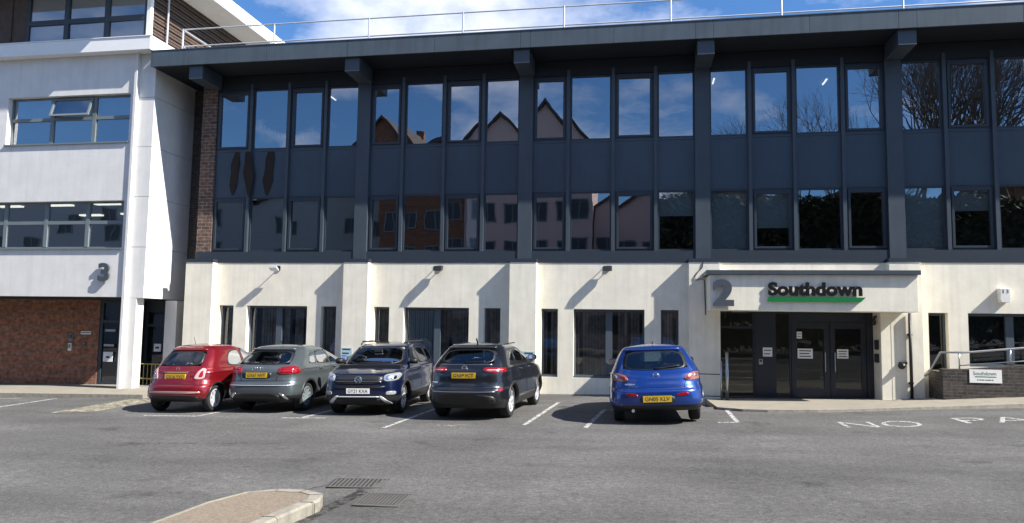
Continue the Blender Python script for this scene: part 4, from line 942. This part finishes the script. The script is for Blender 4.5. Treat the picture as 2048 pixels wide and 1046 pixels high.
# --- small red hatchback
rows = list(zip([.24, .34, .48, .63, .78, .88, .94, 1.0, 1.14, 1.28, 1.37, 1.42],
                [1.68, 1.72, 1.75, 1.68, 1.5, 1.22, 1.05, .95, .74, .46, .2, -.05],
                [-1.60, -1.73, -1.78, -1.76, -1.70, -1.64, -1.59, -1.54, -1.41, -1.26, -1.15, -1.05],
                [.74, .80, .815, .81, .80, .785, .765, .74, .69, .62, .56, .50]))
c = Car('parked_car', 'small red hatchback with yellow rear plate, leftmost of the parked row', ends(rows, 2.8, 8, 3.0, 9, 0.6, 0.87), ('red', (.20, .006, .010)),
        (3.00, -4.07, gz(3.02)), R_(-1), R_(-1.2), ((1.05, -1.24), .295, .80))
c.root.scale = (.95, .95, 1.0)
rw = [(-.52, 1.01), (.52, 1.01), (.46, 1.31), (-.46, 1.31)]
sw = [(.80, .97), (-.05, .97), (-.05, 1.345), (.22, 1.345), (.54, 1.20)]; sq = [(-.13, .97), (-.75, .99), (-.68, 1.20), (-.48, 1.31), (-.13, 1.335)]; fw = [(-.60, .99), (.60, .99), (.5, 1.36), (-.5, 1.36)]
c.body([('rear', rw), ('side', sw), ('side', sq), ('front', fw)], zclad=.30, crown=.055)
c.win('rear', rw, 'rear_window', .92); c.win('front', fw, 'windscreen')
for s_ in (-1, 1): c.win('side', sw, 'side_window', .94, s_); c.win('side', sq, 'side_window', .92, s_)
c.interior([(-.32, .2), (.32, .2), (-.3, -.75), (.3, -.75)], .98, cushion='seatl')
for s_ in (0, 1):
    p_ = [(.44, .72), (.66, .72), (.66, .93), (.58, .97), (.52, .90)]; p_ = mir(p_) if s_ else p_
    t_ = c.patch('rear', p_, M['pinklens'], 'tail_light', .015, smooth=2); q_ = [(.55, .77), (.63, .77), (.63, .90), (.58, .90)]; c.patch('rear', mir(q_) if s_ else q_, M['redlens'], 'lamp_bulb', .02, parent=t_)
c.plate('rear', 0, .78, 'GX16 YVO'); c.bars('tailgate_handle', M['chrome'], c.seam('rear', [(-.30, .875), (.30, .875)], off=.012), rad=.012)
c.badge('rear', 0, .95, .035)
c.patch('rear', [(-.66, .43), (.66, .43), (.66, .475), (-.66, .475)], M['pinklens'], 'bumper_strip', .010, smooth=1)
c.patch('rear', [(-.60, .29), (.60, .29), (.62, .37), (-.62, .37)], M['blackpl'], 'lower_bumper', .008)
c.shutlines([[(-.62, .62), (.62, .62)], [(-.60, .62), (-.68, .95), (-.6, 1.05)], [(.60, .62), (.68, .95), (.6, 1.05)]], [[(.62, .95), (.66, .5), (.6, .3)], [(-.12, .95), (-.16, .35)]])
c.arch(c.paint, .03); c.wheels(8, 'galv', .18); c.mirror(.62, .98, c.paint); c.handles([0.05], .82, M['chrome'])
c.bars('aerial', M['blackpl'], [(0, -.95, 1.46), (0, -1.02, 1.63)], rad=.006)
c.bars('roof_edge', c.paint, c.seam('rear', [(-.46, 1.345), (.46, 1.345)], off=.02), rad=.018)

# --- grey crossover
rows = list(zip([.25, .36, .55, .75, .88, .95, 1.02, 1.08, 1.2, 1.32, 1.41, 1.45],
                [1.9, 2.05, 2.08, 2.03, 1.9, 1.5, 1.1, .9, .6, .25, -.05, -.3],
                [-1.93, -2.06, -2.10, -2.09, -2.06, -2.03, -1.97, -1.9, -1.7, -1.5, -1.33, -1.2],
                [.82, .88, .895, .89, .885, .87, .84, .81, .75, .68, .62, .56]))
c = Car('parked_car', 'grey crossover with a bright red tail light, second from the left', ends(rows, 2.8, 8, 3.6, 10, 0.66, 0.98), ('grey', (.092, .108, .115)),
        (4.85, -3.50, gz(4.8)), R_(-1), R_(-1.2), ((1.24, -1.32), .33, .875)); c.root.scale = (.95, .95, .97)
rw = [(-.63, 1.07), (.63, 1.07), (.54, 1.36), (-.54, 1.36)]; fw = [(-.64, 1.07), (.64, 1.07), (.54, 1.39), (-.54, 1.39)]
s1 = [(.70, 1.05), (-.10, 1.05), (-.10, 1.37), (.06, 1.37), (.42, 1.22)]; s2 = [(-.17, 1.05), (-.82, 1.06), (-.70, 1.33), (-.17, 1.37)]; s3 = [(-.89, 1.06), (-1.22, 1.08), (-1.02, 1.28), (-.80, 1.33)]
c.body([('rear', rw), ('front', fw), ('side', s1), ('side', s2), ('side', s3)], zclad=.40, crown=.05)
c.win('rear', rw, 'rear_window', .93); c.win('front', fw, 'windscreen')
for s_ in (-1, 1):
    for w_ in (s1, s2, s3): c.win('side', w_, 'side_window', .93, s_)
c.interior([(-.36, .15), (.36, .15), (-.36, -.85), (.36, -.85)], 1.06)
for s_ in (0, 1):
    p_ = [(.44, .90), (.50, .86), (.83, .86), (.86, .94), (.84, 1.04), (.46, 1.02)]; t_ = c.patch('rear', mir(p_) if s_ else p_, M['redlens'], 'tail_light', .014)
    for zz in (.91, .97): q_ = [(.52, zz), (.78, zz), (.78, zz+.025), (.52, zz+.025)]; c.patch('rear', mir(q_) if s_ else q_, M['lens' if zz < .9 else 'redlens'], 'lamp_bulb', .024, parent=t_, smooth=1)
c.plate('rear', -.06, .84, 'GX67 NVY')
t_ = c.patch('rear', [(-.40, .76), (.28, .76), (.30, .91), (-.42, .91)], M['blackpl'], 'plate_recess', .004, smooth=1)
for i in range(4): c.badge('rear', -.155+.062*i, .985, .040)
c.bars('bumper_trim', M['galv'], c.seam('rear', [(-.74, .62), (.74, .62)], off=.006), rad=.008)
for s_ in (-1, 1): c.patch('rear', [(s_*.52, .46), (s_*.58, .46), (s_*.74, .31), (s_*.66, .31)], M['chrome'], 'skid_trim', .016, smooth=1)
c.patch('rear', [(-.56, .31), (.56, .31), (.50, .44), (-.50, .44)], M['blackpl'], 'lower_grille', .012)
c.shutlines([[(-.70, .72), (.70, .72)], [(-.43, .72), (-.46, .88)], [(.43, .72), (.46, .88)]], [[(.70, 1.03), (.74, .42)], [(-.14, 1.03), (-.16, .42)], [(-.80, 1.03), (-.92, .72), (-.86, .55)]])
c.arch(M['blackpl'], .055); c.wheels(10, 'greyframe', .22); c.mirror(.70, 1.08, c.paint); c.handles([0.02, -.72], .95)
c.bars('aerial', M['blackpl'], [(0, -1.0, 1.50), (0, -1.12, 1.62)], rad=.010)
c.bars('spoiler', c.paint, c.seam('rear', [(-.54, 1.395), (.54, 1.395)], off=.05), rad=.025)

# --- navy crossover, nose out
rows = list(zip([.235, .35, .55, .75, .88, .96, 1.02, 1.07, 1.2, 1.35, 1.46, 1.51],
                [1.9, 2.02, 2.05, 2.03, 1.96, 1.6, 1.22, 1.0, .78, .52, .28, .05],
                [-1.95, -2.03, -2.05, -2.05, -2.03, -2.02, -2.0, -1.98, -1.9, -1.8, -1.7, -1.6],
                [.81, .87, .885, .885, .88, .865, .845, .82, .77, .70, .645, .59]))
c = Car('parked_car', 'navy blue crossover parked nose out, with black grille, roof rails and silver lower bumper trim', ends(rows, 3.4, 10, 3.6, 10, 0.68, 0.97), ('navy', (.003, .009, .042)),
        (7.05, -3.72, gz(7.05)), R_(183), R_(1.2), ((1.26, -1.29), .335, .865)); c.root.scale = (.95, .95, .96)
fw = [(-.68, 1.07), (.68, 1.07), (.57, 1.44), (-.57, 1.44)]; rw = [(-.60, 1.08), (.60, 1.08), (.54, 1.42), (-.54, 1.42)]
s1 = [(.72, 1.06), (-.06, 1.06), (-.06, 1.43), (.20, 1.43), (.46, 1.28)]; s2 = [(-.14, 1.06), (-.90, 1.06), (-.86, 1.41), (-.14, 1.43)]; s3 = [(-.98, 1.06), (-1.50, 1.10), (-1.36, 1.36), (-.94, 1.41)]
c.body([('rear', rw), ('front', fw), ('side', s1), ('side', s2), ('side', s3)], zclad=.44, crown=.045)
c.win('rear', rw, 'rear_window', .93); c.win('front', fw, 'windscreen', .94)
for s_ in (-1, 1):
    for w_ in (s1, s2, s3): c.win('side', w_, 'side_window', .94, s_)
c.interior([(-.36, .1), (.36, .1), (-.36, -.85), (.36, -.85)], 1.10)
MB().box(-.10, .10, .55, .60, 1.33, 1.40).build('rear_view_mirror', M['blackpl'], c.root, bevel=.01, local=True)
g_ = c.patch('front', [(-.52, .69), (.52, .69), (.54, .88), (-.54, .88)], M['blackpl'], 'grille', .010, smooth=1)
for zz in (.745, .815): c.bars('grille_bar', M['steel'], c.seam('front', [(-.52, zz), (.52, zz)], off=.016), rad=.005, parent=g_)
c.badge('front', 0, .785, .072, [[(-.5, .75), (-.15, -.1), (0, .25), (.15, -.1), (.5, .75)], [(-.85, .3), (-.4, -.8), (0, 0), (.4, -.8), (.85, .3)]])
for s_ in (-1, 1):
    t_ = c.patch('front', [(s_*.55, .74), (s_*.82, .76), (s_*.86, .88), (s_*.80, .93), (s_*.55, .89)], M['lens'], 'headlight', .014)
    for x_ in (.64, .75): c.patch('front', [(s_*(x_-.045), .79), (s_*(x_+.045), .79), (s_*(x_+.045), .87), (s_*(x_-.045), .87)], M['chrome'], 'lamp_bulb', .022, parent=t_)
    c.patch('front', [(s_*.60, .46), (s_*.80, .46), (s_*.80, .54), (s_*.62, .54)], M['lens'], 'fog_light', .012)
c.plate('front', 0, .545, 'GY21 KXA', 'wplate')
c.patch('front', [(-.56, .60), (.56, .60), (.62, .66), (-.62, .66)], M['blackpl'], 'air_intake', .008, smooth=1)
c.patch('front', [(-.55, .25), (.55, .25), (.48, .40), (-.48, .40)], M['rubber'], 'lower_grille', .010, smooth=1)
c.bars('bumper_trim', M['galv'], c.seam('front', [(-.46, .42), (.46, .42)], off=.012), rad=.013)
for s_ in (-1, 1): c.patch('front', [(s_*.44, .44), (s_*.52, .44), (s_*.74, .26), (s_*.62, .26)], M['galv'], 'skid_trim', .016, smooth=1)
c.shutlines((), [[(.72, 1.04), (.80, .5)], [(-.10, 1.04), (-.12, .5)], [(-.92, 1.04), (-1.0, .75)]], [[(-.70, .905), (-.3, .935), (.3, .935), (.70, .905)]])
c.arch(M['blackpl'], .055); c.wheels(5, 'galv', .22); c.mirror(.70, 1.10, M['blackpl']); c.handles([0.0, -.78], .94)
c.bars('roof_rail', M['blackpl'], [(-.575, .1, 1.50), (-.585, -.05, 1.565), (-.585, -1.35, 1.555), (-.575, -1.5, 1.49)], [(.575, .1, 1.50), (.585, -.05, 1.565), (.585, -1.35, 1.555), (.575, -1.5, 1.49)], rad=.02)
for s_ in (-1, 1): c.bars('wiper', M['blackpl'], c.seam('front', [(s_*.1+.25, 1.09), (s_*.1-.35, 1.12)], off=.02), rad=.010)

# --- dark crossover
rows = list(zip([.25, .42, .6, .8, .95, 1.03, 1.1, 1.17, 1.3, 1.42, 1.5, 1.54],
                [2.0, 2.15, 2.17, 2.1, 1.9, 1.55, 1.1, .88, .58, .25, -.05, -.3],
                [-2.05, -2.16, -2.22, -2.19, -2.15, -2.11, -2.04, -1.96, -1.78, -1.58, -1.42, -1.3],
                [.84, .90, .915, .915, .905, .885, .86, .83, .765, .695, .635, .575]))
c = Car('parked_car', 'dark charcoal crossover with slim red tail lights, between the navy and the blue car', ends(rows, 2.8, 8, 2.9, 9, 0.66, 1.07), ('charcoal', (.012, .014, .019)),
        (9.64, -4.02, gz(9.64)), R_(-4), R_(-1.4), ((1.27, -1.36), .345, .895)); c.root.scale = (.93, .95, .945)
rw = [(-.60, 1.17), (.60, 1.17), (.55, 1.45), (-.55, 1.45)]; fw = [(-.66, 1.17), (.66, 1.17), (.56, 1.48), (-.56, 1.48)]
s1 = [(.68, 1.15), (-.12, 1.15), (-.12, 1.46), (.06, 1.46), (.40, 1.32)]; s2 = [(-.20, 1.15), (-.92, 1.17), (-.80, 1.41), (-.20, 1.46)]; s3 = [(-1.0, 1.18), (-1.35, 1.22), (-1.12, 1.37), (-.90, 1.40)]
c.body([('rear', rw), ('front', fw), ('side', s1), ('side', s2), ('side', s3)], zclad=.42, crown=.05)
c.win('rear', rw, 'rear_window', .93); c.win('front', fw, 'windscreen')
for s_ in (-1, 1):
    for w_ in (s1, s2, s3): c.win('side', w_, 'side_window', .93, s_)
c.interior([(-.36, .1), (.36, .1), (-.36, -.9), (.36, -.9)], 1.16)
for s_ in (0, 1):
    p_ = [(.40, 1.02), (.62, .98), (.88, .99), (.89, 1.08), (.42, 1.10)]; t_ = c.patch('rear', mir(p_) if s_ else p_, M['redlens'], 'tail_light', .014)
    q_ = [(.48, 1.035), (.80, 1.03), (.80, 1.05), (.48, 1.055)]; c.patch('rear', mir(q_) if s_ else q_, M['pinklens'], 'lamp_bulb', .022, parent=t_, smooth=1)
c.plate('rear', 0, .93, 'GX69 FCT'); c.badge('rear', 0, 1.075, .055, [[(-1, 0), (1, 0)]])
c.bars('tailgate_trim', M['steel'], c.seam('rear', [(-.58, 1.145), (.58, 1.145)], off=.008), rad=.009)
c.bars('bumper_trim', M['steel'], c.seam('rear', [(-.70, .60), (.70, .60)], off=.010), rad=.012)
c.patch('rear', [(-.70, .30), (.70, .30), (.68, .54), (-.68, .54)], M['blackpl'], 'lower_bumper_panel', .008)
c.patch('rear', [(-.76, .77), (-.58, .77), (-.58, .80), (-.76, .80)], M['chrome'], 'model_badge', .008, smooth=1)
for s_ in (-1, 1): c.patch('rear', [(s_*.72, .60), (s_*.82, .60), (s_*.82, .66), (s_*.74, .66)], M['redlens'], 'reflector', .01)
c.shutlines([[(-.72, .72), (.72, .72)], [(-.72, .72), (-.78, .96)], [(.72, .72), (.78, .96)]], [[(.68, 1.13), (.74, .46)], [(-.16, 1.13), (-.18, .46)], [(-.92, 1.13), (-.96, .85)]])
c.arch(M['blackpl'], .06); c.wheels(5, 'galv', .22); c.mirror(.70, 1.17, M['blackpl']); c.handles([0.0, -.8], 1.02)
c.bars('roof_rail', M['blackpl'], [(-.555, .1, 1.565), (-.56, -1.2, 1.545)], [(.555, .1, 1.565), (.56, -1.2, 1.545)], rad=.013)
c.bars('spoiler', c.paint, c.seam('rear', [(-.55, 1.485), (.55, 1.485)], off=.05), rad=.028); c.bars('aerial', M['blackpl'], [(0, -1.1, 1.58), (0, -1.2, 1.68)], rad=.018)
c.wiper(0.0, 1.19, .42, 1.215)

# --- bright blue hatchback
rows = list(zip([.255, .36, .55, .72, .82, .90, .97, 1.02, 1.15, 1.29, 1.37, 1.41],
                [1.95, 2.1, 2.12, 2.02, 1.7, 1.3, .98, .85, .58, .2, -.05, -.3],
                [-2.04, -2.17, -2.20, -2.18, -2.13, -2.07, -2.0, -1.95, -1.78, -1.57, -1.43, -1.32],
                [.81, .865, .88, .877, .868, .85, .825, .80, .745, .67, .61, .55]))
c = Car('parked_car', 'bright blue hatchback with rear wiper, rightmost of the parked row', ends(rows, 2.8, 8, 3.0, 9, 0.645, 0.93), ('blue', (.006, .040, .22)),
        (13.19, -4.24, gz(13.19)+.005), R_(1.5), R_(-3.0), ((1.28, -1.36), .315, .865)); c.root.scale = (1.0, .95, 1.005)
rw = [(-.60, 1.03), (-.2, 1.0), (.2, 1.0), (.60, 1.03), (.53, 1.33), (-.53, 1.33)]; fw = [(-.62, 1.02), (.62, 1.02), (.52, 1.35), (-.52, 1.35)]
s1 = [(.66, 1.0), (-.14, 1.0), (-.14, 1.33), (.0, 1.33), (.36, 1.2)]; s2 = [(-.21, 1.0), (-.95, 1.02), (-.80, 1.28), (-.21, 1.33)]; s3 = [(-1.02, 1.03), (-1.35, 1.06), (-1.14, 1.2), (-.90, 1.27)]
c.body([('rear', rw), ('front', fw), ('side', s1), ('side', s2), ('side', s3)], zclad=.36, crown=.05)
c.win('rear', rw, 'rear_window', .93); c.win('front', fw, 'windscreen')
for s_ in (-1, 1):
    for w_ in (s1, s2, s3): c.win('side', w_, 'side_window', .93, s_)
c.interior([(-.36, .1), (.36, .1), (-.40, -.95), (.40, -.95)], 1.0, cushion='seat')
for s_ in (0, 1):
    p_ = [(.50, .83), (.60, .79), (.84, .82), (.885, .90), (.86, .965), (.70, .95), (.56, .91)]; t_ = c.patch('rear', mir(p_) if s_ else p_, M['amber'], 'tail_light', .014)
    q_ = [(.55, .84), (.63, .82), (.66, .90), (.58, .89)]; c.patch('rear', mir(q_) if s_ else q_, M['redlens'], 'lamp_bulb', .022, parent=t_)
    q_ = [(.71, .86), (.79, .86), (.80, .93), (.72, .92)]; c.patch('rear', mir(q_) if s_ else q_, M['chrome'], 'lamp_bulb', .022, parent=t_)
    q_ = [(.34, .53), (.58, .55), (.57, .60), (.36, .58)]; c.patch('rear', mir(q_) if s_ else q_, M['redlens'], 'reflector', .010)
c.plate('rear', 0, .485, 'GN05 KLV'); c.badge('rear', 0, .90, .055, [[(-.9, .3), (-.3, .2), (0, -.2), (.3, .2), (.9, .3)]])
c.patch('rear', [(-.58, .735), (-.40, .735), (-.40, .765), (-.58, .765)], M['chrome'], 'model_badge', .008, smooth=1)
c.patch('rear', [(-.30, .40), (.30, .40), (.32, .54), (-.32, .54)], M['blackpl'], 'plate_recess', .004, smooth=1)
c.shutlines([[(-.50, .69), (.50, .69)], [(-.50, .69), (-.54, .80)], [(.50, .69), (.54, .80)], [(-.84, .71), (-.6, .66), (-.50, .69)], [(.84, .71), (.6, .66), (.50, .69)]], [[(.66, .98), (.70, .4)], [(-.18, .98), (-.20, .4)], [(-.95, .98), (-.98, .7)]])
c.arch(c.paint, .035); c.wheels(5, 'galv', .20); c.mirror(.68, 1.02, c.paint); c.handles([0.0, -.8], .88)
c.wiper(0.0, 1.02, .46, 1.07); c.bars('spoiler', c.paint, c.seam('rear', [(-.52, 1.36), (.52, 1.36)], off=.04), rad=.024); c.bars('aerial', M['blackpl'], [(0, -1.1, 1.46), (0, -1.15, 1.50)], rad=.012)
MB().tube([(-.45, -2.04, .27), (-.45, -2.15, .27)], .03, 10).build('exhaust', M['chrome'], c.root, local=True)
